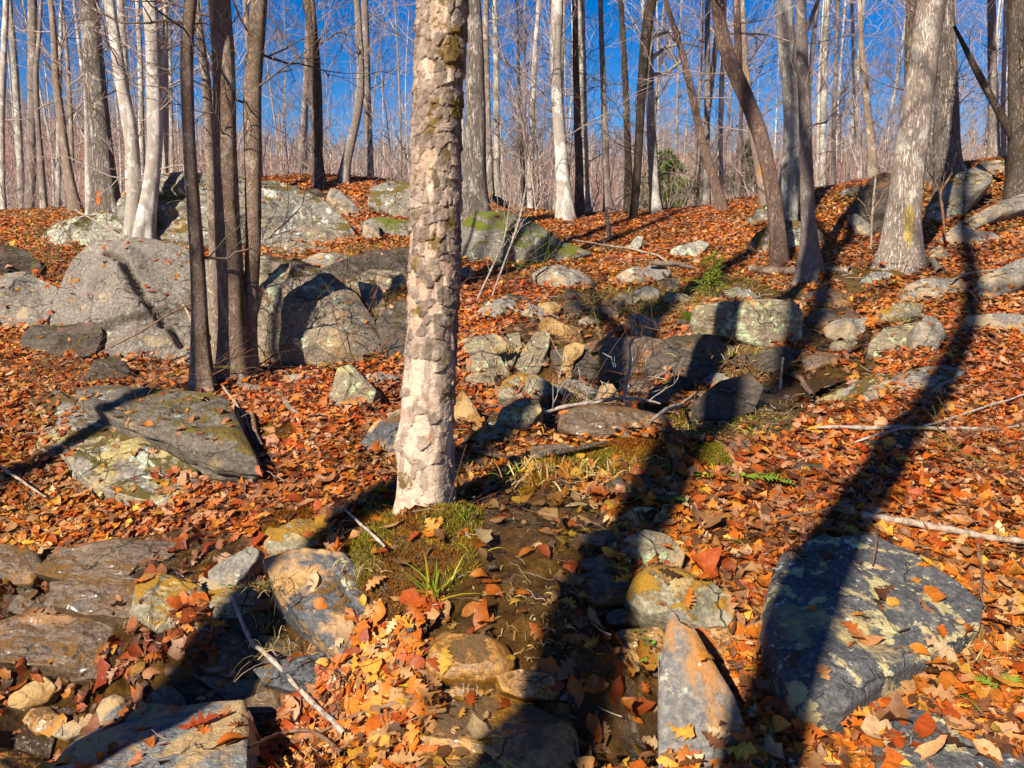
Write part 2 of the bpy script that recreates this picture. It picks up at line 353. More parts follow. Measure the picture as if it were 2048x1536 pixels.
nearm = (np.abs(GX) < 5) & (GY > 1.5) & (GY < 9)
dz = np.zeros_like(GZ)
q = mp[nearm]
dz[nearm] = mud[nearm] * (.055 * np.abs(fbm(q * np.array([8, 5, 3]), 4, 41)) + .022 * fbm(q * 24, 3, 43)) - .02 * mud[nearm] + moss[nearm] * (.022 + .03 * fbm(q * 9, 3, 47) + .012 * fbm(q * 40, 2, 48))
GZ = GZ + dz
def ground_mat():
    k = NT('forest_floor'); z = k.attr('Zone'); md = k.sep(z, 0); ms = k.sep(z, 1); fr = k.sep(z, 2)
    v = k.vor(17, vec=k.map((1, 1, .3)), out='Color'); vv = k.sep(v, 0); n1 = k.noise(40, 5, .7); n0 = k.noise(2.2, 6, .6)
    lit = k.ramp(vv, [(.0, (.035, .014, .006)), (.35, (.12, .035, .008)), (.6, (.26, .075, .014)), (.85, (.34, .15, .06)), (1., (.07, .028, .012))])
    lit = k.mix(k.ramp(n1, [(.35, .8), (.6, 0.)]), lit, (.022, .011, .006))
    farc = k.ramp(k.noise(.8, 9, .75), [(.3, (.13, .065, .05)), (.55, (.25, .12, .075)), (.75, (.33, .17, .10))])
    c = k.mix(fr, lit, farc)
    mc = k.ramp(k.noise(14, 7, .7), [(.3, (.022, .011, .003)), (.5, (.075, .037, .008)), (.7, (.17, .088, .018))])
    c = k.mix(md, c, mc)
    mo = k.mix(k.noise(170, 2, .7), (.03, .022, .003), k.ramp(n0, [(.35, (.17, .075, .006)), (.6, (.15, .12, .012))]))
    mo = k.mix(k.ramp(k.noise(9, 6, .7), [(.42, .75), (.55, 0.)]), mo, (.045, .022, .006))
    c = k.mix(ms, c, mo)
    h = k.math('ADD', k.math('MULTIPLY', n1, .6), k.math('MULTIPLY', k.noise(150, 3, .8), k.math('ADD', .25, k.math('MULTIPLY', ms, .9))))
    h = k.math('ADD', h, k.math('MULTIPLY', md, k.math('MULTIPLY', k.noise(60, 5, .75), 2.6))); k.bump(h, .9, .018)
    r = k.mix(md, (.9, .9, .9), k.ramp(k.noise(26, 4), [(.42, .07), (.62, .35)]))
    return k.out(c, r, .5)
cc = np.stack([mud, moss, sstep(14, 24, np.hypot(GX, GY))], -1).reshape(-1, 3)
cc[:, 1] *= (1 - cc[:, 0])
g = mesh('ground', np.stack([GX, GY, GZ], -1).reshape(-1, 3), gridfaces(len(ys), len(xs)), ground_mat(), col={'Zone': cc})
tag(g, 'leaf strewn forest floor climbing away to a low wooded ridge', 'ground', kind='structure')

H0 = H
def H(x, y):
    """height of the finished ground sheet"""
    x, y = np.asarray(x, float), np.asarray(y, float); i = np.clip(np.searchsorted(xs, x), 1, len(xs) - 1); j = np.clip(np.searchsorted(ys, y), 1, len(ys) - 1)
    fx, fy = np.clip((x - xs[i-1]) / (xs[i] - xs[i-1]), 0, 1), np.clip((y - ys[j-1]) / (ys[j] - ys[j-1]), 0, 1)
    return GZ[j-1, i-1] * (1-fx) * (1-fy) + GZ[j-1, i] * fx * (1-fy) + GZ[j, i-1] * (1-fx) * fy + GZ[j, i] * fx * fy
# ------------------------------------------------------------------ rocks
RM = dict(
 granite=rock_mat('granite', (.06,.052,.045), (.18,.16,.138), (.35,.32,.28), (.36,.28,.18), .12, .25, (.44,.46,.40), 0, lay_amt=.03, seed=1, strata=(.9,.2,0)),
 granite2=rock_mat('granite_mossy', (.075,.06,.045), (.20,.165,.125), (.35,.30,.235), (.36,.24,.12), .3, .5, (.46,.52,.34), .16, (.09,.075,.01), lay_amt=.05, seed=7, strata=(.9,.2,0)),
 outcrop=rock_mat('outcrop_rock', (.08,.075,.065), (.20,.19,.165), (.36,.35,.31), (.34,.25,.15), .25, .5, (.55,.56,.5), .30, (.12,.10,.012), seed=3, strata=(.2,.1,0)),
 outcropg=rock_mat('outcrop_green', (.07,.065,.055), (.17,.165,.14), (.30,.29,.25), None, 0, .35, (.5,.55,.45), .50, (.11,.15,.012), seed=13, strata=(.2,.4,0)),
 pale=rock_mat('pale_lichen_rock', (.14,.13,.115), (.29,.28,.25), (.46,.45,.40), None, 0, .75, (.46,.48,.33), .22, (.085,.085,.01), seed=5),
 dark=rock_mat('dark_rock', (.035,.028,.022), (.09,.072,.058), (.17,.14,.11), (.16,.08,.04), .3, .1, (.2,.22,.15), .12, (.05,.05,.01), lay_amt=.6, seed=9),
 grey=rock_mat('grey_schist', (.09,.083,.075), (.22,.205,.185), (.37,.35,.315), (.36,.27,.17), .3, .3, (.45,.47,.38), .10, (.12,.085,.012), seed=11, strata=(.4,.3,0)),
 slab=rock_mat('lichen_slab', (.10,.09,.08), (.235,.21,.19), (.39,.35,.315), (.40,.31,.12), .55, .5, (.50,.55,.42), .12, (.10,.085,.01), seed=15, strata=(.1,.1,0)),
 mslab=rock_mat('mossy_slab', (.05,.042,.034), (.14,.12,.095), (.27,.235,.19), (.3,.22,.10), .2, .25, (.40,.50,.40), .07, (.14,.115,.01), lay_amt=.6, seed=17, strata=(.1,.2,0)),
 blue=rock_mat('blue_slate', (.018,.021,.028), (.05,.056,.068), (.13,.135,.145), (.45,.25,.09), .22, .15, (.45,.40,.22), .06, (.12,.07,.008), .35, seed=19),
 bluel=rock_mat('lichened_slate', (.030,.034,.040), (.085,.09,.10), (.20,.20,.20), (.42,.32,.14), .12, .72, (.50,.42,.20), 0, seed=21),
 bluep=rock_mat('pale_blue_slate', (.07,.085,.10), (.16,.18,.20), (.31,.31,.30), (.46,.31,.14), .48, .1, (.4,.4,.3), .0, (.12,.09,.01), seed=23, strata=(.1,.5,0)),
 wet=rock_mat('wet_brown_rock', (.075,.034,.004), (.27,.125,.011), (.46,.25,.04), (.30,.22,.11), .12, 0, moss=.06, mcol=(.10,.055,.006), wet=.85, seed=25),
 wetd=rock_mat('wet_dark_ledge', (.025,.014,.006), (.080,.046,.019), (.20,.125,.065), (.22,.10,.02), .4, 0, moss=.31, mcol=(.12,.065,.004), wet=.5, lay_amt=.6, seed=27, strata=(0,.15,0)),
 moss=rock_mat('moss_covered_rock', (.07,.06,.03), (.20,.18,.12), (.36,.34,.25), (.40,.28,.11), .35, .3, (.45,.5,.3), .40, (.24,.15,.006), .1, seed=29),
 tan=rock_mat('tan_stone', (.10,.05,.012), (.27,.145,.035), (.44,.26,.08), (.42,.27,.11), .3, .15, (.45,.45,.3), 0, seed=31),
 tanl=rock_mat('lichen_stone', (.09,.075,.05), (.24,.205,.14), (.42,.36,.25), (.44,.31,.13), .35, .55, (.42,.50,.28), .1, (.11,.08,.01), lay_amt=.6, seed=33),
 wslab=rock_mat('wet_orange_slab', (.045,.046,.05), (.13,.13,.13), (.29,.25,.20), (.34,.15,.03), .22, .25, (.4,.4,.3), 0, wet=.38, seed=35, strata=(.2,1.4,0)))
BASES = []
RV, RF, EDGE = [], [], []
rock_n = [0]
def rock(out, mat, label, cat='rock', name='rock', mode='lay', el=40, az=0, thick=None, bulge=.14, lift=.03, p=3.2, fac=5, rough=1., ledge=.0, Y=None, bot=None, group=None, cracks=(), sm=1):
    rs = np.random.default_rng(100 + rock_n[0]); rock_n[0] += 1; sd = rock_n[0] * 7
    A_ = np.array(out, float); per = np.linalg.norm(np.roll(A_, -1, 0) - A_, axis=1); L = per.sum()
    N = int(np.clip(L / 4.5, 64, 300)); d = np.concatenate([[0], np.cumsum(per)]); t = np.arange(N) / N * L
    C = np.vstack([A_, A_[:1]]); q = np.stack([np.interp(t, d, C[:, i]) for i in (0, 1)], -1)
    for _ in range(sm): q = (np.roll(q, 1, 0) + 2 * q + np.roll(q, -1, 0)) / 4
    x, y = q[:, 0], q[:, 1]; cr = x * np.roll(y, -1) - np.roll(x, -1) * y; ar = cr.sum() / 2
    c = np.array([((x + np.roll(x, -1)) * cr).sum(), ((y + np.roll(y, -1)) * cr).sum()]) / (6 * ar)
    dr = ray(q[:, 0], q[:, 1]); dc = ray(*c)
    if mode == 'lay':
        G = cast(q[::4, 0], np.maximum(q[::4, 1], 350)); G = G[G[:, 1] < 14.5] if (G[:, 1] < 14.5).sum() > 3 else G
        gc = G.mean(0); Mx = (G - gc); cf = np.linalg.lstsq(np.c_[Mx[:, :2], np.ones(len(G))], Mx[:, 2], rcond=None)[0]
        nn = np.array([-cf[0], -cf[1], 1.]); nn /= np.linalg.norm(nn)
        vd = dc / np.linalg.norm(dc); need = .30
        for _ in range(60):
            if -(nn @ vd) >= need: break
            nn = nn + np.array([0, -.03, 0]); nn /= np.linalg.norm(nn)
        c0 = ground(*c) + nn * lift
    else:
        bx = bot or (c[0], q[:, 1].max() - 3); e, a = R(el), R(az)
        nn = np.array([math.sin(a) * math.cos(e), -math.cos(a) * math.cos(e), math.sin(e)])
        c0 = at(bx[0], bx[1], Y) if Y else ground(*bx)
        c0 = c0 + nn * (lift + .01)
    P = dr * ((c0 @ nn) / (dr @ nn))[:, None]; pc = dc * ((c0 @ nn) / (dc @ nn))
    u = np.cross([0, 0, 1.], nn); u = u / (np.linalg.norm(u) + 1e-9) if np.linalg.norm(u) > .05 else np.array([1., 0, 0]); v = np.cross(nn, u)
    Q = np.stack([(P - pc) @ u, (P - pc) @ v], -1)
    area = abs((Q[:, 0] * np.roll(Q[:, 1], -1) - np.roll(Q[:, 0], -1) * Q[:, 1]).sum() / 2); Rr = math.sqrt(area / math.pi)
    th = thick or Rr * .7; B = bulge * Rr * 2
    K_ = int(np.clip(N / 3.2, 18, 90)); T = np.linspace(0, 1, K_) ** .8
    q2 = T[:, None, None] * Q[None]
    tt = T[:, None] * np.ones(N)
    h = B * (1 - tt ** p)
    rn = q2 / Rr
    for i in range(fac):
        an = 2 * math.pi * (i + rs.random() * .8) / fac; s = rs.uniform(.5, 1.9); o = rs.uniform(.30, .95)
        h = np.minimum(h, B * (o + s * .35 - s * (rn @ np.array([math.cos(an), math.sin(an)]))))
    if fac:
        d2 = rs.normal(0, 1, 2); d2 /= np.linalg.norm(d2); o2 = rs.uniform(-.3, .3); h = h - B * .28 * sstep(-.03, .03, rn @ d2 - o2 + .12 * fbm(np.concatenate([rn * 2, rn[..., :1] * 0], -1), 3, sd + 21))
    h = np.maximum(h, B * -.4 * tt)
    pos = pc + q2[..., :1] * u + q2[..., 1:] * v + h[..., None] * nn
    amp = Rr * .115 * rough; fr = 1.6 / max(Rr, .05)
    edge = np.clip((1 - tt) * 3.5, .25, 1)
    dsp = amp * (fbm(pos * fr, 6, sd, .58) + .28 * np.abs(fbm(pos * fr * 3.1 + 4, 4, sd + 13)) + .6 * np.abs(fbm(pos * fr * np.array([.7, .7, 3.2]) + 9, 4, sd + 3)) - .2) * edge
    dsp += .35 * amp * np.round(2.2 * fbm(pos * fr * np.array([.8, .8, 2.5]), 2, sd + 5)) / 2.2 * edge
    for cr_ in cracks:
        cp_ = np.array(cr_, float); cd = ray(cp_[:, 0], cp_[:, 1]); CPp = cd * ((c0 @ nn) / (cd @ nn))[:, None]; cq = resample(np.stack([(CPp - pc) @ u, (CPp - pc) @ v], -1), 24)
        dd = np.sqrt(((q2[:, :, None] - cq[None, None]) ** 2).sum(-1)).min(-1) + .012 * fbm(pos * 9, 2, 5)
        dsp -= .17 * np.exp(-(dd / .024) ** 2)
    pos = pos + dsp[..., None] * nn
    K2 = max(7, int(K_ * .35)); s = np.linspace(0, 1, K2 + 1)[1:]
    inw = 1 + .05 * np.sin(s * 3.1) - .22 * s ** 2
    sk = []
    for j, sv in enumerate(s):
        base = pc + Q[:, :1] * inw[j] * u + Q[:, 1:] * inw[j] * v - nn * th * sv
        lat = (Q[:, :1] * u + Q[:, 1:] * v); lat /= np.linalg.norm(lat, axis=1, keepdims=True) + 1e-9
        nz = amp * fbm(base * fr * 1.3, 4, sd + 8) + (ledge + .035) * Rr * np.round(2 * vnoise(np.stack([np.full(N, sv * 6.), np.arange(N) * 0 + sd, Q[:, 0] * 2], -1), sd)) / 2
        w_ = min(1, sv * 3)
        sk.append(base + lat * (nz * w_)[:, None] + nn * (h[-1] + dsp[-1])[:, None] * (1 - w_) * 1.0)
    V = np.vstack([pos.reshape(-1, 3)] + sk + [(pc - nn * th)[None]])
    nr = K_ + K2; Fq = gridfaces(nr, N, True); last = (nr - 1) * N; ci = len(V) - 1
    i = np.arange(N); Ft = np.stack([last + (i + 1) % N, last + i, np.full(N, ci)], -1)
    if ar * 1. > 0: pass
    # outward orientation: the front must face nn
    a0, a1, a2 = V[Fq[N * 3, 0]], V[Fq[N * 3, 1]], V[Fq[N * 3, 2]]
    if np.cross(a1 - a0, a2 - a0) @ nn < 0: Fq = Fq[:, ::-1]; Ft = Ft[:, ::-1]
    org = pc - nn * th * .5
    o = mesh(name, V, [Fq, Ft], RM[mat], loc=org); tag(o, label, cat, group)
    RF.append(Fq + sum(len(z) for z in RV)); RV.append(V); EDGE.append(P[q[:, 1] > c[1] - (c[1] - q[:, 1].min()) * .2])
    return o
ROCKS_BEGIN = True
GA, GB, GC = 'granite boulders on the left of the slope', 'stones by the small waterfall', 'ledges and stones of the stream bed'
rock([(85,650),(92,600),(112,545),(135,500),(172,470),(225,468),(262,474),(340,480),(400,500),(450,560),(455,640),(445,735),(330,730),(200,715),(110,690)],'granite','huge grey granite boulder with a long black diagonal crack','boulder','boulder','stand',38,-8,1.5,.16,p=4,fac=6,rough=.7,group=GA,bot=(290,725),
     cracks=[[(203,494),(240,525),(268,550),(290,590),(310,625),(325,650)],[(338,655),(352,680)]])
rock([(395,560),(420,515),(470,500),(520,498),(585,512),(660,545),(715,590),(748,640),(768,700),(740,738),(640,742),(520,738),(420,735),(395,640)],'granite2','rounded grey boulder dotted with pale green lichen behind the triple trunk','boulder','boulder','stand',34,-4,1.4,.20,p=3,fac=5,rough=.7,group=GA,bot=(600,735))
rock([(232,430),(228,395),(260,360),(330,342),(440,348),(560,362),(640,385),(690,430),(722,475),(700,500),(600,506),(500,500),(370,496),(320,480),(270,455)],'outcrop','long mossy outcrop along the knoll behind the triple trunk','outcrop','rock','stand',32,4,2.2,.13,p=4.5,fac=7,rough=1.1,bot=(480,498),cracks=[[(320,383),(360,392),(400,388)],[(470,352),(560,366)]])
rock([(68,478),(85,452),(120,432),(190,415),(228,420),(242,438),(268,450),(272,490),(200,500),(110,498)],'pale','pale lichen covered rock with a green moss patch on top','rock','rock','stand',42,-5,.7,.2,bot=(170,494),group=GA)
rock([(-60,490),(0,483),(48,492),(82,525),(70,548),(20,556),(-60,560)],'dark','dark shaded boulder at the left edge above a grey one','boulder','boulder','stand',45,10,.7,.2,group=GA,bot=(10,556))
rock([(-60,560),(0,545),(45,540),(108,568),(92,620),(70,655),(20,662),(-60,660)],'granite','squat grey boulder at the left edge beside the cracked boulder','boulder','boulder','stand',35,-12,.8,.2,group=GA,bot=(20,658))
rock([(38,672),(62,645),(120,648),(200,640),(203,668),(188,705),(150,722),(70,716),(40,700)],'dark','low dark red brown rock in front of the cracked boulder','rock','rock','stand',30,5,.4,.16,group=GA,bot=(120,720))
rock([(55,790),(110,772),(165,798),(245,850),(330,900),(395,940),(398,985),(330,1000),(250,985),(170,955),(120,905),(70,885),(88,835)],'slab','large flat grey slab with yellow and white lichen in the leaves','slab','flat_rock','lay',thick=.35,bulge=.06,lift=.09,p=6,fac=3,rough=.8)
rock([(150,772),(225,764),(420,780),(458,800),(485,860),(512,915),(430,908),(330,868),(245,842),(165,795)],'mslab','dark tilted slab under green moss below the triple trunk','slab','flat_rock','lay',thick=.22,bulge=.05,lift=.17,p=6,fac=2,ledge=.04)
rock([(150,762),(190,716),(238,708),(258,738),(240,768),(190,775)],'dark','small hunched dark rock above the mossy slab','rock','rock','stand',40,0,.3,.25)
rock([(655,806),(662,770),(674,735),(702,728),(752,780),(740,806),(700,818)],'tanl','pointed yellow grey stone standing in leaves between the trunks','rock','rock','stand',25,-10,.3,.16,fac=4)
rock([(718,882),(738,848),(770,822),(830,800),(850,860),(840,925),(770,922)],'blue','rounded slate stone behind the flaky barked trunk','rock','rock','stand',38,-10,.4,.22)
rock([(1528,1250),(1538,1170),(1562,1110),(1640,1070),(1740,1063),(1830,1098),(1920,1158),(1968,1200),(1962,1248),(1900,1292),(1780,1355),(1690,1420),(1610,1425),(1560,1350)],'bluel','big dark slate slab blotched with cream lichen at lower right','slab','flat_rock','lay',thick=.45,bulge=.055,lift=.09,p=7,fac=3,rough=.55,bot=None)
rock([(1690,1425),(1780,1358),(1900,1295),(1965,1240),(1972,1262),(1900,1330),(1800,1400),(1720,1450)],'tan','bare tan edge ledge under the big lichened slab','ledge','rock','lay',thick=.3,bulge=.1,lift=.03,fac=3)
rock([(525,1115),(600,1092),(690,1105),(765,1200),(805,1240),(800,1300),(722,1345),(662,1295),(600,1235),(545,1165)],'blue','blue black slate slab with rusty tan blotches left of the mossy mound','slab','flat_rock','stand',52,10,.4,.06,p=6,fac=3,rough=.6,bot=(700,1330))
rock([(80,1545),(148,1472),(262,1420),(400,1400),(488,1393),(498,1450),(482,1600),(200,1640),(60,1620)],'bluep','smooth pale blue slab filling the bottom left foreground','slab','flat_rock','lay',thick=.4,bulge=.06,lift=.10,p=6,fac=3,rough=.5)
rock([(60,1140),(110,1095),(240,1075),(380,1082),(392,1118),(375,1160),(270,1168),(130,1160)],'wetd','dark wet ledge with brown moss above the left stream','ledge','rock','stand',45,0,.4,.1,p=6,fac=4,ledge=.05,group=GC)
rock([(-60,1108),(0,1085),(70,1100),(85,1130),(60,1165),(-60,1175)],'wetd','wet brown stone cut by the left edge beside the stream','rock','rock','stand',45,0,.3,.12,group=GC)
rock([(-80,1260),(30,1225),(110,1225),(240,1215),(300,1260),(370,1340),(380,1372),(300,1375),(170,1362),(60,1325),(-80,1310)],'wetd','long wet brown rock stretching in from the left edge','ledge','rock','stand',50,5,.35,.1,p=5,fac=5,ledge=.05,rough=1.1,group=GC)
rock([(150,1215),(160,1165),(220,1155),(265,1165),(270,1210),(240,1235),(180,1240)],'wetd','low brown mossy stone between floating leaves and the yellow mossy rock','rock','rock','lay',thick=.2,bulge=.1,lift=.05,group=GC)
rock([(258,1230),(270,1170),(285,1142),(330,1145),(400,1168),(408,1210),(390,1240),(310,1262)],'moss','yellow mossy rock with a bare grey top','rock','rock','stand',45,-5,.3,.2,group=GC)
rock([(382,1170),(430,1130),(500,1092),(517,1098),(512,1120),(470,1170),(420,1192)],'grey','narrow tilted grey slab leaning on the mossy rock','slab','flat_rock','stand',40,-15,.12,.08,p=6,fac=3,group=GC)
rock([(512,1098),(530,1062),(600,1035),(660,1030),(690,1050),(650,1085),(560,1105)],'moss','moss capped pale stone partly in the trunk shadow','rock','rock','lay',thick=.3,bulge=.2,lift=.04)
rock([(848,1330),(862,1285),(900,1262),(965,1265),(1012,1288),(1032,1325),(1020,1350),(960,1362),(890,1358)],'wet','round wet amber stone with water dripping off its lip','rock','rock','stand',54,0,.14,.18,lift=.075,fac=2,rough=.35,sm=4,group=GC)
rock([(855,1400),(862,1362),(960,1365),(1000,1368),(960,1395),(880,1425)],'wet','small wet wedge of rock under the round amber stone','rock','rock','stand',50,0,.2,.1,group=GC)
rock([(800,1500),(832,1442),(930,1388),(1000,1378),(1065,1408),(1150,1450),(1180,1600),(800,1640)],'wet','broad wet brown boulder at the bottom with a bare tan streak','boulder','boulder','lay',thick=.4,bulge=.14,lift=.15,fac=3,rough=.4,sm=3,group=GC)
rock([(1316,1380),(1326,1290),(1338,1222),(1362,1222),(1392,1260),(1425,1320),(1468,1390),(1496,1470),(1510,1600),(1318,1640)],'wslab','tall upright slab stained wet orange on its left side','slab','flat_rock','stand',38,-14,.3,.05,p=6,fac=3,rough=.5,group=GC,bot=(1400,1530))
rock([(1250,1190),(1268,1150),(1300,1124),(1355,1128),(1420,1160),(1468,1195),(1475,1235),(1440,1258),(1370,1245),(1290,1225)],'moss','smooth yellow green stone beside the muddy seep','rock','rock','stand',48,-5,.3,.20,lift=.09,fac=3,rough=.5,sm=4,group=GC)
rock([(1232,1112),(1250,1075),(1290,1058),(1335,1068),(1372,1100),(1365,1128),(1300,1135),(1250,1135)],'tanl','knobbly pale stone above the smooth yellow green one','rock','rock','stand',45,-5,.3,.2,lift=.07,group=GC)
rock([(1390,1260),(1440,1250),(1480,1245),(1490,1290),(1450,1320),(1410,1310)],'wet','wet brown stone tucked under the smooth yellow green one','rock','rock','stand',40,0,.2,.1,group=GC)
rock([(1738,1430),(1760,1412),(1850,1420),(1960,1470),(2070,1540),(2070,1640),(1780,1640),(1755,1520)],'bluel','plain slate slab at the bottom right corner','slab','flat_rock','lay',thick=.3,bulge=.07,lift=.07,p=6,fac=3,rough=.5)
rock([(1385,640),(1392,608),(1450,602),(1540,598),(1590,600),(1608,625),(1606,670),(1585,705),(1520,695),(1450,672),(1388,668)],'tanl','blocky pale boulder crossed by two trunk shadows','boulder','boulder','stand',14,-6,.5,.10,p=8,fac=4,rough=.6,bot=(1500,690))
rock([(1808,590),(1812,568),(1840,558),(1915,553),(1945,568),(1900,592),(1850,600)],'grey','flat grey rock below the yellow marked trunk','rock','rock','stand',50,10,.3,.1,fac=4)
rock([(1738,700),(1742,680),(1772,652),(1838,640),(1850,672),(1800,700),(1760,712)],'tanl','wide low tan rock at the right of the stream','rock','rock','stand',45,0,.3,.12,ledge=.05,group=GC)
rock([(1828,690),(1830,648),(1860,625),(1885,640),(1896,670),(1870,708),(1845,715)],'granite','rounded grey rock next to the wide low tan rock','rock','rock','stand',35,0,.3,.2,group=GC)
rock([(1740,650),(1760,622),(1800,605),(1850,605),(1842,635),(1790,650)],'moss','mossy rock with a tuft of yellow grass','rock','rock','stand',45,0,.2,.12,group=GC)
rock([(1925,655),(1930,632),(2000,625),(2070,632),(2070,665),(1990,672)],'grey','thin grey ledge poking from leaves at right','ledge','rock','stand',35,0,.3,.1,ledge=.08)
rock([(1950,575),(1960,552),(2010,530),(2080,500),(2080,555),(2010,585),(1965,600)],'grey','layered brown grey slab reaching the right edge','slab','flat_rock','stand',40,0,.3,.08,ledge=.08)
rock([(1082,648),(1086,634),(1102,630),(1130,648),(1160,652),(1172,690),(1140,688),(1110,670),(1088,664)],'tan','bright ochre stone perched on the upright slabs','rock','rock','stand',26,12,.22,.28,group=GB,bot=(1130,690),fac=6,sm=0,rough=1.5)
rock([(1028,735),(1045,700),(1072,662),(1100,664),(1098,690),(1078,745),(1060,752),(1035,748)],'tanl','upright lichened grey slab leaning left by the waterfall','slab','flat_rock','stand',22,-5,.12,.05,p=7,fac=2,rough=.5,group=GB)
rock([(1120,752),(1124,720),(1128,692),(1150,684),(1170,690),(1164,710),(1148,725),(1142,756)],'tan','narrow ochre stone standing beside the black gap','rock','rock','stand',14,-10,.12,.2,p=7,fac=6,sm=0,rough=1.4,group=GB)
rock([(995,735),(1000,700),(1012,668),(1038,662),(1042,690),(1025,730),(1010,745)],'tanl','shaded stone slab left of the upright lichened one','slab','flat_rock','stand',25,-10,.15,.12,group=GB)
rock([(1065,622),(1078,604),(1110,602),(1125,612),(1115,628),(1085,630)],'tan','small ochre stone in the upper gully','rock','rock','stand',40,0,.15,.15,group=GB)
rock([(995,790),(1005,762),(1040,742),(1080,748),(1090,775),(1060,795),(1020,798)],'moss','rust mossed rock below the upright slabs','rock','rock','stand',45,0,.25,.15,group=GB)
rock([(1085,792),(1090,765),(1130,755),(1190,768),(1235,775),(1230,800),(1180,812),(1120,808)],'grey','flat layered ledge below the waterfall','ledge','rock','stand',42,0,.2,.1,ledge=.06,group=GB)
rock([(1190,800),(1200,770),(1225,765),(1240,790),(1225,815),(1205,812)],'tan','pale knob of rock at the end of the layered ledge','rock','rock','stand',30,0,.15,.2,group=GB)
rock([(985,860),(1000,815),(1040,792),(1075,795),(1085,820),(1060,850),(1010,875)],'tanl','lime green lichened rock behind the long fallen branch','rock','rock','stand',42,-5,.25,.18,group=GB)
rock([(905,860),(908,800),(925,778),(960,830),(968,850),(945,862)],'tan','tilted tan slab close to the flaky barked trunk','slab','flat_rock','stand',35,0,.15,.08,group=GB)
rock([(930,890),(960,868),(1020,858),(1075,868),(1060,890),(990,905)],'wetd','low dark rock in leaves behind the mossy hummock','rock','rock','lay',thick=.15,bulge=.1,lift=.04,group=GB)
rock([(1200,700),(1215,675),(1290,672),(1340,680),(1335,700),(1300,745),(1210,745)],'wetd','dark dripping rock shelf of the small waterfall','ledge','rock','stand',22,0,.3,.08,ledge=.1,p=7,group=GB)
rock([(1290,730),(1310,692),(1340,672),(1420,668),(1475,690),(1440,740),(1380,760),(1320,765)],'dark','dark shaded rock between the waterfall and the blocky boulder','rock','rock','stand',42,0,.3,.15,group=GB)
rock([(1590,820),(1640,792),(1720,758),(1830,730),(1895,738),(1850,765),(1760,795),(1670,822)],'slab','long slanting slab along the lower edge of the pool','slab','flat_rock','lay',thick=.2,bulge=.05,lift=.06,p=6,fac=3,group=GC)
rock([(920,520),(922,440),(940,428),(1010,420),(1080,450),(1130,478),(1190,500),(1145,512),(1135,535),(1090,532),(1000,525)],'outcropg','green moss covered outcrop right of the flaky barked trunk','outcrop','rock','stand',34,14,1.2,.14,p=3.6,fac=5,bot=(1020,528))
rock([(1062,545),(1078,533),(1120,526),(1158,540),(1195,565),(1180,585),(1140,580),(1095,568)],'grey','flat speckled grey rock below the green outcrop','rock','rock','stand',45,10,.35,.12)
rock([(1215,575),(1228,552),(1262,534),(1320,526),(1345,540),(1330,555),(1270,565),(1230,580)],'grey','blue grey rock with a broken stick lying on it','rock','rock','stand',45,5,.35,.14)
rock([(1250,505),(1262,485),(1275,470),(1287,472),(1282,492),(1268,510)],'pale','small chalk white pointed stone in the leaves','stone','stone','stand',25,-10,.15,.15,fac=3)
rock([(1330,520),(1345,495),(1400,478),(1420,485),(1400,510),(1350,525)],'pale','low ledge with pale green lichen on the leafy slope','ledge','rock','stand',40,0,.3,.12,ledge=.06)
rock([(1490,440),(1510,420),(1545,402),(1590,425),(1560,445),(1520,455)],'outcrop','grey rock behind the bent reddish trunk','rock','rock','stand',40,-5,.5,.2)
rock([(1490,500),(1510,465),(1545,440),(1620,440),(1660,470),(1655,490),(1600,502),(1540,505)],'outcrop','mossy brown rock at the foot of the bent reddish trunk','rock','rock','stand',38,0,.5,.16)
rock([(1555,492),(1562,478),(1610,476),(1625,490),(1605,500),(1570,502)],'pale','small rounded grey green stone between two trunks','stone','stone','stand',35,0,.2,.2)
rock([(1703,440),(1715,400),(1745,350),(1770,340),(1800,350),(1815,400),(1800,450),(1770,475),(1730,470)],'dark','dark folded rock mass behind the yellow marked trunk','boulder','boulder','stand',20,-12,.8,.16,ledge=.08,rough=1.5,bot=(1740,468),fac=6)
rock([(1703,430),(1712,425),(1745,450),(1770,470),(1755,480),(1720,462)],'grey','small tilted slab leaning on the dark folded rock','slab','flat_rock','stand',30,20,.1,.08)
rock([(1660,395),(1690,378),(1725,370),(1730,390),(1700,400)],'outcrop','flat grey rock on the crest left of the dark folded rock','rock','rock','stand',40,0,.4,.12)
rock([(1850,440),(1870,385),(1910,348),(1945,335),(1985,345),(1985,365),(1950,400),(1930,430),(1880,450)],'outcrop','broad grey boulder on the crest with a trunk shadow down its face','boulder','boulder','stand',34,-5,.8,.16,bot=(1890,446))
rock([(1950,345),(1955,325),(1990,318),(2070,315),(2070,350),(2000,352)],'grey','layered rock shelf between two trunks at the upper right','ledge','rock','stand',30,0,.5,.1,ledge=.1)
rock([(1903,455),(1925,440),(1985,410),(2080,370),(2080,410),(2000,432),(1950,455),(1920,462)],'grey','long tilted grey slab below the right edge trunk','slab','flat_rock','stand',40,10,.3,.08,ledge=.06,fac=3)
rock([(1856,522),(1862,500),(1882,488),(1898,505),(1896,520),(1875,528)],'tanl','small pointed stone right of the yellow marked trunk','stone','stone','stand',30,0,.2,.2)
rock([(1722,560),(1740,545),(1770,540),(1790,548),(1750,565)],'pale','low pale stone in moss under the yellow marked trunk','stone','stone','stand',42,0,.15,.15)
rock([(735,400),(740,368),(780,355),(850,378),(860,440),(800,440),(770,420)],'outcrop','rounded knoll rock seen left of the flaky barked trunk','rock','rock','stand',35,5,.7,.2)
rock([(605,395),(612,375),(640,378),(655,395),(650,408),(625,405)],'dark','dark wedge of rock on top of the knoll','rock','rock','stand',35,20,.2,.15)
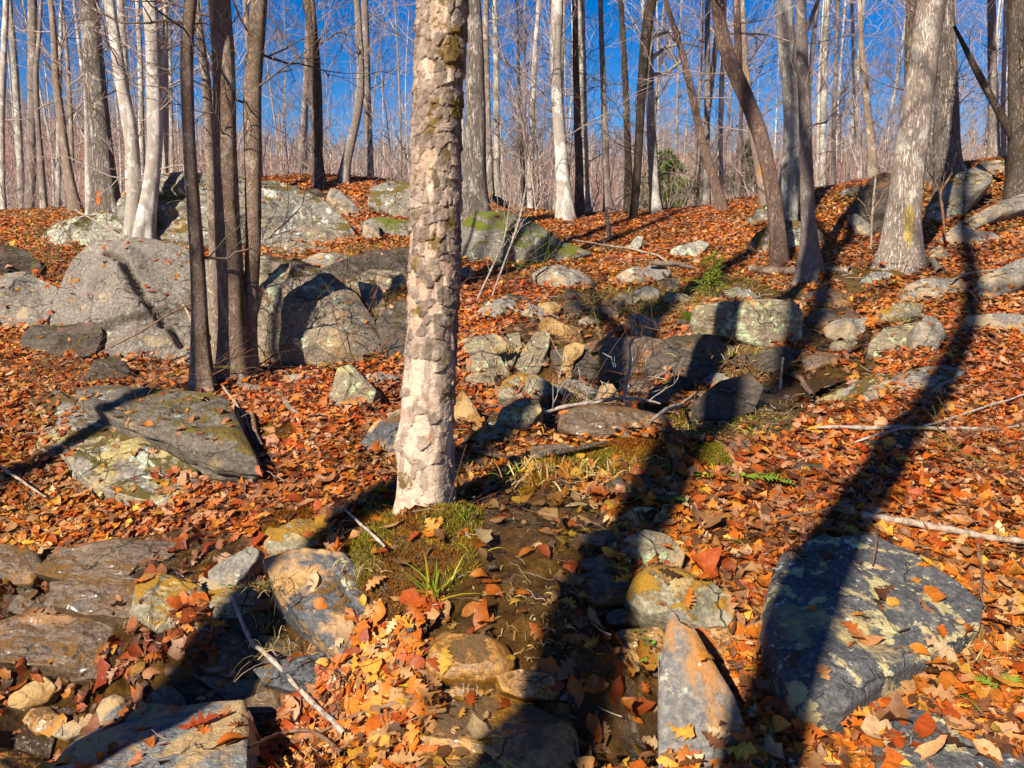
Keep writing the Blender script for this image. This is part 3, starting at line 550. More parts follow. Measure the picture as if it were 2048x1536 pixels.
rock([(654,395),(660,375),(680,380),(712,410),(735,432),(728,440),(700,435),(675,415)],'grey','pale tilted slab sliding down the knoll leaves','slab','flat_rock','stand',35,20,.2,.1)
rock([(724,470),(728,440),(745,435),(758,455),(760,485),(740,492)],'grey','small upright grey stone on the knoll','stone','stone','stand',25,0,.25,.2)
rock([(680,465),(685,452),(705,450),(716,466),(705,478),(688,480)],'granite','small round stone at the end of the long outcrop','stone','stone','stand',35,0,.2,.22)
rock([(12,1412),(18,1392),(50,1368),(88,1350),(110,1372),(90,1400),(40,1418)],'tan','pale tan stone under the long wet rock at the lower left','stone','stone','stand',45,-10,.12,.14,group=GC)
rock([(192,1420),(205,1398),(228,1388),(250,1395),(255,1425),(235,1448),(200,1450)],'bluep','smooth egg shaped stone on the pale blue slab','stone','stone','stand',40,0,.12,.25,fac=0,rough=.3,group=GC)
rock([(100,1468),(130,1446),(180,1425),(200,1440),(180,1462),(130,1478)],'bluep','flat pebble beside the smooth egg shaped stone','stone','stone','stand',48,0,.08,.12,fac=2,rough=.3,group=GC)
rock([(-40,1490),(10,1470),(70,1478),(100,1510),(95,1560),(60,1620),(-40,1620)],'wet','wet sparkling boulder in the bottom left corner','boulder','boulder','lay',thick=.2,bulge=.14,lift=.05,group=GC)
rock([(40,1440),(60,1415),(95,1412),(125,1435),(120,1462),(70,1470)],'wet','reddish wet stone in the stream at the lower left','stone','stone','stand',45,0,.12,.18,group=GC)
rock([(1610,640),(1640,615),(1700,612),(1725,628),(1700,650),(1640,655)],'wetd','dark wet stone above the leafy notch of the stream','stone','stone','stand',42,0,.15,.14,group=GC)
rock([(1195,975),(1240,950),(1290,945),(1300,975),(1260,1000),(1215,1000)],'dark','small dark pointed stone in leaves before the rust coloured hummock','stone','stone','stand',40,0,.12,.16)
rock([(1450,900),(1462,882),(1500,880),(1512,895),(1495,910),(1465,912)],'dark','tiny grey stone in the grass above the ferns','stone','stone','stand',40,0,.08,.15)
rock([(1700,905),(1730,880),(1820,872),(1855,885),(1830,902),(1760,918)],'dark','thin dark slab edge under the bent sticks at right','ledge','rock','stand',45,0,.1,.06)
rock([(920,560),(922,535),(940,530),(952,548),(945,568)],'granite','rounded pinkish stone touching the flaky barked trunk','stone','stone','stand',30,10,.2,.2)
rock([(600,560),(640,535),(720,505),(820,490),(830,560),(740,570),(650,575)],'dark','dark bank ledge under overhanging dry grass','ledge','rock','stand',25,0,.4,.08,ledge=.1)

GD = 'dark ledges crowding the stream gully'
rock([(95,1160),(200,1150),(330,1165),(400,1190),(420,1240),(330,1262),(200,1235),(100,1205)],'wetd','broad brown stream ledge between the two long wet rocks','ledge','rock','stand',48,0,.3,.12,p=5,fac=6,rough=1.3,group=GC)
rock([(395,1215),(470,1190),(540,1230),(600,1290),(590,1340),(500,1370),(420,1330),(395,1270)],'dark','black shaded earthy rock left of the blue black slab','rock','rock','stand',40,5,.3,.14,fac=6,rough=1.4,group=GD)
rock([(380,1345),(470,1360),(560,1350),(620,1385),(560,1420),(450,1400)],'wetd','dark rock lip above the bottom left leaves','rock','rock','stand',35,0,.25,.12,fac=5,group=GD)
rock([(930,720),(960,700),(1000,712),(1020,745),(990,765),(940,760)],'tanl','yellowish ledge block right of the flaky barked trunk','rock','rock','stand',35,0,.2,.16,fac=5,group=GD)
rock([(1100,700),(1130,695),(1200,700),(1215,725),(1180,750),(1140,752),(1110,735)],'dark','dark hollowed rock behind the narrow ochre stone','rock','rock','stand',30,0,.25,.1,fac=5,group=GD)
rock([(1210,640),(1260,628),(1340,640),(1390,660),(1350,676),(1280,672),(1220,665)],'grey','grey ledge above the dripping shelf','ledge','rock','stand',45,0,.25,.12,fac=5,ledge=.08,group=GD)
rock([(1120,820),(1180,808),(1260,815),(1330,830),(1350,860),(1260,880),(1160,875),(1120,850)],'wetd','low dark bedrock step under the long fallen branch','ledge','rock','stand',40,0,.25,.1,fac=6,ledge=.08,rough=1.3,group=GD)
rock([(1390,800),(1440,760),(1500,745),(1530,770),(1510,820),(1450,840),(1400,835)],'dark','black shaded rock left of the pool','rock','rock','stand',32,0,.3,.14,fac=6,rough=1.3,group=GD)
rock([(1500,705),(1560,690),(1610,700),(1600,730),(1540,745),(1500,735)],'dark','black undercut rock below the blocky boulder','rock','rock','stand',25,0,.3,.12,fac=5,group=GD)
rock([(1600,590),(1640,575),(1700,590),(1720,610),(1660,620),(1610,612)],'wetd','brown ledge at the head of the leafy notch','ledge','rock','stand',40,0,.25,.1,fac=5,ledge=.06,group=GD)
rock([(1740,780),(1800,745),(1880,725),(1930,735),(1880,770),(1800,800)],'grey','grey slab edge rising from leaves right of the pool','slab','flat_rock','lay',thick=.2,bulge=.06,lift=.05,p=6,fac=4)
rock([(560,470),(600,450),(660,460),(690,480),(640,495),(580,492)],'granite2','blunt grey rock at the foot of the long mossy outcrop','rock','rock','stand',35,0,.3,.18,fac=5)
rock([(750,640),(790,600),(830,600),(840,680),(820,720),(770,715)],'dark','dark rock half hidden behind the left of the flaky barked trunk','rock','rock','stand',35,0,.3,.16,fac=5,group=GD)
rock([(690,560),(740,535),(800,540),(820,570),(760,590),(700,585)],'granite2','grey ledge top above the dark bank ledge','ledge','rock','stand',40,0,.3,.12,fac=5,ledge=.06)
rock([(760,455),(790,440),(830,445),(845,470),(810,485),(770,480)],'outcrop','small mossy block left of the flaky barked trunk on the knoll','rock','rock','stand',35,0,.3,.2,fac=5)
rock([(530,380),(560,366),(600,372),(610,392),(570,400)],'dark','flat dark rock on the top edge of the long outcrop','rock','rock','stand',30,0,.2,.12,fac=4)
rock([(1880,470),(1920,455),(1990,462),(2010,480),(1950,492),(1890,488)],'grey','low grey stone in leaves below the long tilted slab','stone','stone','stand',42,0,.15,.12,fac=4)
rock([(1560,945),(1600,925),(1660,930),(1680,950),(1620,962)],'dark','dark flat stone showing through leaves right of the ferns','stone','stone','stand',45,0,.1,.1,fac=4)

rock([(480,505),(520,485),(600,482),(660,492),(640,510),(560,512)],'granite2','low grey rock filling the gap above the rounded lichened boulder','rock','rock','stand',42,0,.4,.12,fac=6)
rock([(590,520),(640,505),(720,512),(740,535),(690,548),(630,545)],'granite','grey rock shoulder right of the rounded lichened boulder top','rock','rock','stand',42,0,.4,.14,fac=6)
rock([(715,560),(760,570),(775,620),(770,680),(745,690),(735,620)],'granite2','narrow mossy rock pressed against the rounded lichened boulder','rock','rock','stand',25,10,.4,.16,fac=5)
rock([(250,500),(300,480),(380,482),(400,500),(340,512),(270,512)],'outcrop','low pale rock behind the top of the cracked boulder','rock','rock','stand',42,0,.4,.12,fac=5)
rock([(720,440),(760,430),(830,440),(835,470),(780,480),(735,470)],'outcropg','green tinged rock in leaves beside the flaky barked trunk','rock','rock','stand',38,0,.3,.16,fac=5)

RUB = [(1120,770,'moss'),(1165,730,'wetd'),(1190,745,'dark'),(1080,720,'dark'),(960,760,'tanl'),(1330,640,'grey'),(1180,640,'tanl'),(1215,620,'dark'),(1290,590,'grey'),(1150,590,'dark'),(1400,790,'wetd'),(1350,780,'dark'),(1440,780,'dark'),(1120,850,'wetd'),(1180,860,'dark'),(1260,860,'wetd'),(1080,850,'tanl'),(950,710,'dark'),(1490,720,'dark'),(1250,650,'wetd'),(1380,640,'dark'),(1690,690,'tanl'),(1650,600,'dark'),(420,1260,'dark'),(450,1330,'wetd'),(300,1440,'bluep'),(330,1395,'wetd'),(560,1360,'wetd'),(1380,1300,'wet'),(1250,1230,'wetd'),(1210,1130,'wetd'),(120,1200,'wetd'),(30,1190,'dark'),(1480,640,'wetd'),(1030,600,'dark'),(1330,570,'dark')]
rr_ = np.random.default_rng(8)
NEARN = [(1130,650,'the bright ochre stone'),(1062,700,'the upright lichened slab'),(1260,700,'the dripping shelf'),(1495,640,'the blocky boulder'),(1370,720,'the dark shaded rock'),(1150,785,'the flat layered ledge'),(1030,830,'the lime green lichened rock'),(1280,545,'the blue grey rock'),(1790,670,'the wide low tan rock'),(330,1200,'the yellow mossy rock'),(170,1300,'the long wet brown rock'),(290,1470,'the pale blue slab'),(660,1230,'the blue black slab'),(1360,1190,'the smooth yellow green stone'),(230,1120,'the wet mossed ledge'),(1620,770,'the pool'),(1660,630,'the leafy notch'),(930,820,'the tilted tan slab'),(1130,555,'the flat speckled rock')]
usedl = {}
for x_, y_, m_ in RUB:
    s_ = rr_.uniform(14, 30) * (1 + max(0, y_ - 800) / 700); a_ = np.sort(rr_.uniform(0, 2 * math.pi, 11)); a_ = a_ * .5 + np.linspace(0, 2 * math.pi, 11, endpoint=False) * .5; w_ = rr_.uniform(.7, 1.2, 11)
    nn_ = min(NEARN, key=lambda q: (q[0] - x_) ** 2 + (q[1] - y_) ** 2); sd_ = ('left of' if x_ < nn_[0] else 'right of') if abs(x_ - nn_[0]) > abs(y_ - nn_[1]) else ('above' if y_ < nn_[1] else 'below')
    ad_ = {'moss': 'mossy', 'wetd': 'wet brown', 'dark': 'dark', 'tanl': 'pale yellowish', 'grey': 'grey', 'bluep': 'bluish', 'wet': 'wet amber'}[m_]; l_ = f'small {ad_} stone {sd_} {nn_[2]}'
    usedl[l_] = usedl.get(l_, 0) + 1
    if usedl[l_] > 1: l_ = l_.replace('small', 'second small')
    if usedl[l_ if usedl.get(l_) else l_.replace('second small', 'small')] > 2: l_ = l_.replace('second', 'third')
    rock([(x_ + s_ * c_ * 1.2 * v_, y_ + s_ * n_ * .62 * v_) for c_, n_, v_ in zip(np.cos(a_), np.sin(a_), w_)], m_, l_, 'stone', 'stone', 'stand', rr_.uniform(30, 50), rr_.uniform(-20, 20), .12, .2, fac=4, sm=6, group='small stones in the stream gullies')

RU2 = [(1180,705,'wetd'),(1215,750,'wetd'),(1110,790,'grey'),(1060,770,'moss'),(1010,690,'dark'),(960,690,'tanl'),(1285,770,'wetd'),(1330,790,'wetd'),(1370,765,'dark'),(1420,760,'grey'),(1170,840,'moss'),(1230,835,'wetd'),(1060,620,'grey'),(1140,615,'dark'),(1240,600,'moss'),(1360,600,'tanl'),(1560,640,'wetd'),(1640,720,'wetd'),(1700,660,'grey'),(980,870,'moss'),(1100,900,'wetd'),(70,1210,'wetd'),(440,1210,'moss'),(480,1290,'wetd'),(370,1400,'dark'),(560,1300,'dark'),(620,1350,'blue'),(640,1130,'blue'),(540,1420,'wetd'),(180,1340,'wetd'),(1210,1080,'wetd'),(1225,1180,'wetd'),(1270,1300,'wet'),(1080,1370,'wet'),(850,600,'grey'),(760,760,'grey'),(600,760,'grey'),(1000,620,'outcrop'),(1480,590,'outcrop'),(1800,620,'outcrop')]
for x_, y_, m_ in RU2:
    s_ = rr_.uniform(24, 44) * (1 + max(0, y_ - 800) / 600); n_ = int(rr_.integers(5, 8)); a_ = (np.arange(n_) + rr_.uniform(-.3, .3, n_)) / n_ * 2 * math.pi; w_ = rr_.uniform(.75, 1.2, n_); ro = rr_.uniform(-.4, .4)
    nn_ = min(NEARN, key=lambda q: (q[0] - x_) ** 2 + (q[1] - y_) ** 2); sd_ = ('left of' if x_ < nn_[0] else 'right of') if abs(x_ - nn_[0]) > abs(y_ - nn_[1]) else ('above' if y_ < nn_[1] else 'below')
    ad_ = {'moss': 'mossy', 'wetd': 'wet brown', 'dark': 'dark', 'tanl': 'pale yellowish', 'grey': 'grey', 'wet': 'wet amber', 'blue': 'blue black', 'outcrop': 'weathered grey'}[m_]; l_ = f'angular {ad_} rock {sd_} {nn_[2]}'
    usedl[l_] = usedl.get(l_, 0) + 1
    if usedl[l_] > 1: l_ = ('second ' if usedl[l_] == 2 else 'third ') + l_
    ux, uy = s_ * 1.35 * np.cos(a_) * w_, s_ * .55 * np.sin(a_) * w_
    rock([(x_ + c_ * math.cos(ro) - e_ * math.sin(ro) * .5, y_ + c_ * math.sin(ro) * .6 + e_ * math.cos(ro)) for c_, e_ in zip(ux, uy)], m_, l_, 'rock', 'rock', 'stand', rr_.uniform(28, 52), rr_.uniform(-30, 25), .16, .2, p=6, fac=5, rough=1.5, ledge=.06, sm=0, group='angular rocks along the stream')
RBVH = BVHTree.FromPolygons([tuple(v) for v in np.vstack(RV)], [tuple(f) for f in np.vstack(RF)])

# ------------------------------------------------------------------ bark materials
BK = dict(
 big=bark_mat('big_pale_bark', (.12,.085,.065), (.42,.34,.285), (.58,.50,.43), 1.2, .16, .6, patch=.3, pcol=(.6,.54,.47)),
 furrow=bark_mat('furrowed_grey_bark', (.065,.05,.042), (.27,.225,.195), (.42,.37,.33), 1., .13, .75, patch=.25, pcol=(.5,.46,.41)),
 brown=bark_mat('brown_bark', (.035,.025,.019), (.15,.105,.078), (.30,.22,.165), 1.1, .2, .6, moss=.1, mside=(.8,.2), patch=.2, pcol=(.36,.29,.22)),
 triple=bark_mat('mossy_smooth_bark', (.045,.03,.02), (.27,.185,.13), (.56,.44,.34), 1.5, .45, .35, moss=.56, mside=(.7,.1), patch=.35, pcol=(.5,.42,.34)),
 tan=bark_mat('tan_bark', (.09,.06,.045), (.33,.245,.185), (.50,.40,.31), 1.6, .5, .35, patch=.3, pcol=(.56,.48,.40)),
 beech=bark_mat('pale_beech_bark', (.10,.082,.07), (.34,.295,.26), (.52,.47,.42), .9, .55, .16, patch=.55, pcol=(.60,.56,.51)),
 red=bark_mat('reddish_bark', (.07,.045,.036), (.26,.165,.13), (.38,.27,.215), 1.6, .22, .6),
 grey=bark_mat('grey_smooth_bark', (.075,.06,.05), (.25,.20,.175), (.42,.36,.32), 1.3, .3, .35, patch=.3, pcol=(.5,.45,.4)),
 pale=bark_mat('lichened_pale_bark', (.10,.085,.075), (.33,.295,.26), (.50,.46,.41), 1.1, .3, .4, patch=.6, pcol=(.55,.54,.46)),
 dark=bark_mat('dark_bark', (.015,.011,.009), (.07,.05,.038), (.15,.11,.085), 1.2, .2, .5, patch=.15, pcol=(.3,.25,.2)),
 mossy=bark_mat('mossy_furrowed_bark', (.04,.03,.025), (.16,.12,.095), (.28,.225,.18), 1.2, .2, .7, moss=.5, mside=(-.6,0), mcol=(.12,.085,.012)),
)
TW = plain('twig_bark', (.16,.11,.09), (.36,.28,.25), 8)
TWD = plain('dark_twig_bark', (.045,.03,.022), (.13,.09,.065), 8)
TWP = plain('pale_stick', (.13,.09,.06), (.36,.28,.21), 40)
# a yellow blotched and an orange blazed version of two barks
def marked(base_key, marks):
    src = BK[base_key]; m = src.copy(); m.name = src.name + '_marked'; t = m.node_tree; b = t.nodes['Principled BSDF']
    k = NT.__new__(NT); k.m = m; k.t = t; k.b = b; k.co = [n for n in t.nodes if n.type == 'TEX_COORD'][0].outputs['Object']
    col = b.inputs['Base Color'].links[0].from_socket
    for cx, cz, rx, rz, c in marks:
        x = k.math('DIVIDE', k.math('SUBTRACT', k.sep(k.co, 0), cx), rx); z = k.math('DIVIDE', k.math('SUBTRACT', k.sep(k.co, 2), cz), rz)
        d = k.math('ADD', k.math('MULTIPLY', x, x), k.math('MULTIPLY', z, z))
        d = k.math('ADD', d, k.math('MULTIPLY', k.noise(34, 8, .85, k.map((1, 1, .3))), 4.2))
        f = k.math('MULTIPLY', k.ramp(d, [(0., 1.), (.5, 0.)]) if False else k.math('LESS_THAN', d, 2.55), k.math('LESS_THAN', k.sep(k.co, 1), .05))
        col = k.mix(f, col, c)
    t.links.new(col, b.inputs['Base Color']); return m

# ------------------------------------------------------------------ branches
def branch_set(origins, dirs, lens, rads, levels, rs, up=.35, sides=(5, 4, 3), kids=(6, 5), wig=.13, ang=(.5, 1.1)):
    """recursive limbs, batched by level -> Bag"""
    bag = Bag(); O, D, L_, Rr = [np.asarray(z, float) for z in (origins, dirs, lens, rads)]
    for lv in range(levels):
        k = 7 if lv == 0 else (5 if lv == 1 else 4); t = np.linspace(0, 1, k)[None, :, None]; n_ = len(O)
        D = D / (np.linalg.norm(D, axis=1, keepdims=True) + 1e-9)
        w = np.cumsum(rs.normal(0, wig, (n_, k, 3)), axis=1) / math.sqrt(k); w[:, 0] = 0
        P = O[:, None] + L_[:, None, None] * (D[:, None] * t + np.array([0, 0, up])[None, None] * t ** 2 * .6 + w * t)
        r = np.maximum(Rr[:, None] * (1 - .78 * t[..., 0]), .0022)
        V, Fq = tubes(P, r, sides[min(lv, 2)]); bag.add(V, Fq)
        if lv == levels - 1: break
        kk = kids[min(lv, len(kids) - 1)]
        ii = np.repeat(np.arange(n_), kk); f = np.tile((np.arange(kk) + .6) / kk, n_) + rs.uniform(-.3, .3, n_ * kk) / kk; f = np.clip(f, .12, .98)
        x = f * (k - 1); j = np.minimum(x.astype(int), k - 2); fr = (x - j)[:, None]
        O2 = P[ii, j] * (1 - fr) + P[ii, j + 1] * fr; T = P[ii, j + 1] - P[ii, j]; T /= np.linalg.norm(T, axis=1, keepdims=True) + 1e-9
        rv = rs.normal(0, 1, (len(ii), 3)); rv -= (rv * T).sum(1, keepdims=True) * T; rv /= np.linalg.norm(rv, axis=1, keepdims=True) + 1e-9
        a = rs.uniform(ang[0], ang[1], len(ii))[:, None]
        D = T * np.cos(a) + rv * np.sin(a); D[:, 2] += .12
        L_ = L_[ii] * rs.uniform(.35, .62, len(ii)) * (1.15 - .5 * f); Rr = np.maximum(Rr[ii] * (1 - .75 * f) * .62, .0028); O = O2
    return bag
def crown_for(P, Rd, h0, rs, n_limb, Ls, levels=3, kids=(6, 4), r_scale=.45):
    """limbs leaving the trunk line P (k,3) above height fraction h0"""
    z = P[:, 2]; zz = rs.uniform(z[0] + (z[-1] - z[0]) * h0, z[-1], n_limb)
    o = np.stack([np.interp(zz, z, P[:, i]) for i in range(3)], -1); r = np.interp(zz, z, Rd)
    az = rs.uniform(0, 2 * math.pi, n_limb); el = rs.uniform(.25, .95, n_limb)
    D = np.stack([np.cos(az) * np.cos(el), np.sin(az) * np.cos(el), np.sin(el)], -1)
    L_ = Ls * rs.uniform(.55, 1.1, n_limb) * (1.1 - .65 * (zz - z[0]) / (z[-1] - z[0]))
    return branch_set(o, D, L_, np.clip(r * r_scale, .006, .07), levels, rs, kids=kids)
def trunk_mesh(P, Rd, sides, rs, lump=.05, flare=.5, fl_h=.24):
    k = len(P); an = np.linspace(0, 2 * math.pi, sides, endpoint=False)
    T = np.gradient(P, axis=0); T /= np.linalg.norm(T, axis=1, keepdims=True); U = np.cross(T, [0, 1., 0]); U /= np.linalg.norm(U, axis=1, keepdims=True); Vv = np.cross(T, U)
    hgt = P[:, 2] - P[0, 2] - .12; seed = int(rs.integers(1000))
    n1 = fbm(np.stack([np.cos(an)[None] * 1.1 + 0 * hgt[:, None], np.sin(an)[None] * 1.1 + 0 * hgt[:, None], hgt[:, None] * 2.2 + 0 * an[None]], -1), 3, seed)
    n3 = fbm(np.stack([np.cos(an)[None] * 2.2 + 0 * hgt[:, None], np.sin(an)[None] * 2.2 + 0 * hgt[:, None], hgt[:, None] * .4 + 0 * an[None]], -1), 2, seed + 4)
    fl = np.exp(-np.maximum(hgt, -.1) / fl_h)[:, None] * flare * (1 + 2.4 * n3)
    r = Rd[:, None] * (1 + lump * 2 * n1 + np.clip(fl, -.2, 1.5))
    return (P[:, None] + r[..., None] * (np.cos(an)[None, :, None] * U[:, None] + np.sin(an)[None, :, None] * Vv[:, None]), gridfaces(k, sides, True)[:, ::-1])
tree_n = [0]
def tree(path, bark, label, Y=None, height=13, limbs=12, Ls=2.6, low=None, name='tree', cat='tree', group=None, flare=.34, sides=16, forks=(), twig=None, h0=.42, mat=None, lump=.05, levels=3, marks=None):
    """path: (px, py, width px) bottom -> top of the frame"""
    rs = np.random.default_rng(500 + tree_n[0]); tree_n[0] += 1
    A_ = np.array(path, float)
    if Y is None: Y = float(ground(A_[0, 0], A_[0, 1])[1])
    P = at(A_[:, 0], A_[:, 1], Y); rd = A_[:, 2] / 2 / F * P[:, 1]
    zb = float(H(P[0, 0], Y)) - .12
    if P[0, 2] > zb + .05:
        d0 = P[0] - P[1]; s_ = (zb - P[0, 2]) / min(d0[2], -.1); s_ = min(s_, 1.5 * abs((zb - P[0, 2])))
        b = np.array([P[0, 0] + np.clip(d0[0] * s_, -.4, .4), Y, zb]); P = np.vstack([b, P]); rd = np.r_[rd[0] * 1.05, rd]
    else: P[0, 2] = zb
    d = P[-1] - P[-2]; d /= np.linalg.norm(d); top = P[-1, 2]; n_up = 7; cur = P[-1].copy(); ext = []; er = []
    hh = max(3., zb + height - top)
    for i in range(n_up):
        d = d * .75 + np.array([rs.normal(0, .05), rs.normal(0, .05), 1]) * .3; d /= np.linalg.norm(d); cur = cur + d * hh / n_up; ext.append(cur.copy()); er.append(rd[-1] * (1 - .86 * (i + 1) / n_up))
    P = np.vstack([P, ext]); rd = np.r_[rd, er]
    Q = resample(np.c_[P, rd], 110 if Y < 9 else 70); P, rd = Q[:, :3], Q[:, 3]
    P[:, :2] += np.stack([n2(P[:, 2] * .9, P[:, 2] * 0 + tree_n[0], 1, 3, 3), n2(P[:, 2] * .9, P[:, 2] * 0 + tree_n[0], 1, 3, 8)], -1) * .35 * rd.mean()
    org = np.array([P[0, 0], P[0, 1], zb + .12])
    root = empty(name, org, label, cat, group)
    V, Fq = trunk_mesh(P, rd, sides, rs, lump, flare)
    if marks:
        ml = []
        for mx, my, rx, ry, cc_ in marks:
            q_ = at(mx, my, Y) - org; ml.append((q_[0], q_[2], rx / F * Y, ry / F * Y, cc_))
        mat = marked(bark, ml)
    bm = mat or BK[bark]; mesh('trunk', V.reshape(-1, 3), Fq, bm, root, org)
    if Y < 14:
        a_ = np.linspace(0, 2 * math.pi, 40, endpoint=False); EDGE.append(np.stack([org[0] + np.cos(a_) * rd[4] * 1.25, org[1] + np.sin(a_) * rd[4] * 1.25, 0 * a_ + org[2]], -1))
    cb = crown_for(P, rd, h0, rs, limbs, Ls, levels)
    # small side shoots low on the stem
    nl = low if low is not None else 7
    if nl:
        zz = rs.uniform(P[0, 2] + .8, P[0, 2] + (top - P[0, 2]) * 1.1 + .5, nl); o = np.stack([np.interp(zz, P[:, 2], P[:, i]) for i in range(3)], -1)
        az = rs.uniform(0, 6.28, nl); D = np.stack([np.cos(az), np.sin(az) * .6, rs.uniform(.0, .6, nl)], -1)
        b2 = branch_set(o, D, rs.uniform(.4, 1.3, nl), rs.uniform(.005, .012, nl), 3, rs, kids=(5, 3), wig=.2)
        for v_, f_ in zip(b2.V, b2.F): cb.V.append(v_); cb.F.append(f_ + (cb.n if v_ is b2.V[0] else cb.n))
        cb.n += b2.n
    for fk in forks:      # extra stems leaving the trunk, traced: (px, py, w)
        a2 = np.array(fk, float); p2 = at(a2[:, 0], a2[:, 1], Y); r2 = a2[:, 2] / 2 / F * p2[:, 1]
        if a2[-1, 1] <= 5:
            e = p2[-1] - p2[-2]; e /= np.linalg.norm(e); e = e + [0, 0, .6]; p2 = np.vstack([p2, p2[-1] + e * 1.5, p2[-1] + e * 3.5 + [0, .3, .5]]); r2 = np.r_[r2, r2[-1] * .6, r2[-1] * .2]
        q2 = resample(np.c_[p2, r2], 28); v_, f_ = trunk_mesh(q2[:, :3], q2[:, 3], 12, rs, .04, 0.); mesh('limb', v_.reshape(-1, 3), f_, bm, root, org)
    cb.build('crown', twig or (TWD if bark in ('dark', 'brown', 'mossy') else TW), root, org)
    return root, P, rd

# left side, front to back
TG = 'triple trunked tree at the left'
tree([(403,762,40),(400,700,33),(396,550,28),(386,400,26),(378,300,24),(373,100,24),(382,0,22)],'triple','dark slender trunk, leftmost of the clump before the cracked boulder',Y=5.95,height=12,limbs=9,low=5,group=TG,sides=26,h0=.5,twig=TWD)
tree([(437,745,26),(432,650,22),(428,500,20),(420,300,18),(412,150,18),(402,90,15),(396,30,10)],'tan','thinnest tan trunk of the clump, behind its mossy thick trunk',Y=6.55,height=9,limbs=7,low=4,group=TG,sides=20,h0=.5)
tree([(474,778,78),(470,735,58),(464,640,54),(456,500,50),(449,300,44),(445,100,42),(436,0,42)],'triple','thick mossy trunk in the middle of the clump, with a bare root',Y=6.2,height=14,limbs=12,low=4,group=TG,sides=34,h0=.5,flare=.15,twig=TWD)
tree([(499,775,42),(496,700,30),(501,600,27),(508,450,30),(507,300,34),(504,200,33),(511,100,32),(520,0,32)],'triple','right trunk of the clump, sunlit on its flank',Y=6.3,height=13,limbs=10,low=5,group=TG,sides=28,h0=.5,flare=.2,twig=TWD)
tree([(210,415,50),(203,330,44),(194,200,40),(186,100,36),(178,0,34)],'furrow','big furrowed grey trunk with an orange paint blaze low down',Y=11,height=17,limbs=14,Ls=3.5,sides=30,marks=[(208,398,5,20,(.75,.16,.01))])
tree([(178,418,13),(175,300,10),(172,200,8),(172,100,7),(172,0,6)],'beech','thin white stem hard against the orange blazed trunk',Y=11.4,height=10,limbs=6,Ls=1.6)
tree([(266,445,27),(268,320,25),(258,240,29),(245,190,23),(232,100,21),(218,0,19)],'beech','pale grey beech with a sharp kink halfway up',Y=10,height=12,limbs=9,sides=22)
tree([(262,400,14),(256,250,14),(247,100,14),(240,0,13)],'beech','thin pale beech half hidden behind the kinked one',Y=12.4,height=12,limbs=7)
tree([(290,455,38),(296,420,33),(305,350,28),(311,280,29),(309,180,29),(308,80,27),(302,0,27)],'beech','leaning pale beech with its left side in black shadow',Y=10,height=13,limbs=10,sides=24)
tree([(328,345,13),(329,220,14),(328,100,14),(328,0,15)],'beech','slim straight beech behind the leaning pale one',Y=13,height=13,limbs=8)
tree([(284,360,12),(283,200,11),(278,90,9),(275,0,8)],'beech','thin white stem between the kinked beech and the leaning one',Y=14,height=12,limbs=7)
tree([(152,428,21),(137,340,17),(121,240,15),(111,170,14),(107,60,12),(101,0,11)],'tan','smooth brown grey trunk curving left as it rises',Y=12,height=13,limbs=9)
tree([(89,440,13),(82,330,12),(75,230,10),(71,140,10),(80,60,7),(82,0,6)],'grey','wavering thin grey trunk near the left edge',Y=13,height=10,limbs=8,low=8)
tree([(10,470,13),(5,380,13),(3,250,12),(7,120,12),(12,0,11)],'beech','whitish stem cut by the left edge',Y=15,height=12,limbs=8)
tree([(638,372,22),(634,300,18),(628,200,19),(622,80,17),(614,0,15)],'brown','dark twin stemmed trunk standing on the knoll',Y=12.3,height=13,limbs=9,low=5,forks=[[(640,365,10),(641,200,11),(632,80,10),(624,0,9)]])
tree([(685,378,22),(690,330,18),(706,270,17),(722,200,16),(721,100,14),(714,0,12)],'grey','crooked grey trunk bending like an elbow on the knoll',Y=12.6,height=12,limbs=9,low=5)
tree([(947,410,60),(949,370,48),(951,280,44),(953,180,38),(950,60,30),(945,0,27)],'furrow','large furrowed grey trunk just right of the flaky barked one',Y=11,height=17,limbs=13,Ls=3.5,sides=30)
tree([(982,410,14),(978,300,13),(974,180,13),(971,80,13),(972,0,11)],'grey','slim grey stem beside the large furrowed trunk',Y=14,height=13,limbs=8)
tree([(995,410,13),(993,250,12),(992,120,11),(990,0,9)],'pale','slim speckled stem, second right of the large furrowed trunk',Y=14.6,height=13,limbs=8)
tree([(1060,440,14),(1061,330,12),(1065,200,11),(1072,80,9),(1078,0,8)],'beech','thin pale stem beyond the green outcrop',Y=15,height=12,limbs=9)
tree([(1048,440,9),(1046,350,9),(1040,250,8),(1038,150,6),(1036,90,4)],'dark','thin dark sapling beyond the green outcrop',Y=15.5,height=6,limbs=8,Ls=1.2,h0=.3)
tree([(1131,455,44),(1127,400,30),(1121,300,24),(1112,200,23),(1111,100,22),(1115,0,22)],'beech','bright white beech on the crest with a wide brown foot',Y=12.6,height=15,limbs=10,sides=22,flare=.12)
tree([(1161,445,18),(1159,340,16),(1154,200,14),(1151,100,12),(1150,0,10)],'brown','narrow brown trunk right behind the white beech',Y=13.6,height=14,limbs=9)
tree([(1172,440,17),(1168,300,15),(1165,150,14),(1162,0,13)],'pale','narrow grey trunk touching the brown one behind the white beech',Y=14,height=14,limbs=9)
tree([(1217,438,15),(1213,350,13),(1208,220,11),(1204,100,10),(1201,0,9)],'grey','straight thin trunk left of the open patch of sky',Y=13.8,height=14,limbs=9)
tree([(1260,436,17),(1256,300,14),(1250,150,12),(1244,50,11),(1241,0,10)],'dark','straight dark trunk right of the open patch of sky',Y=13.6,height=14,limbs=9)
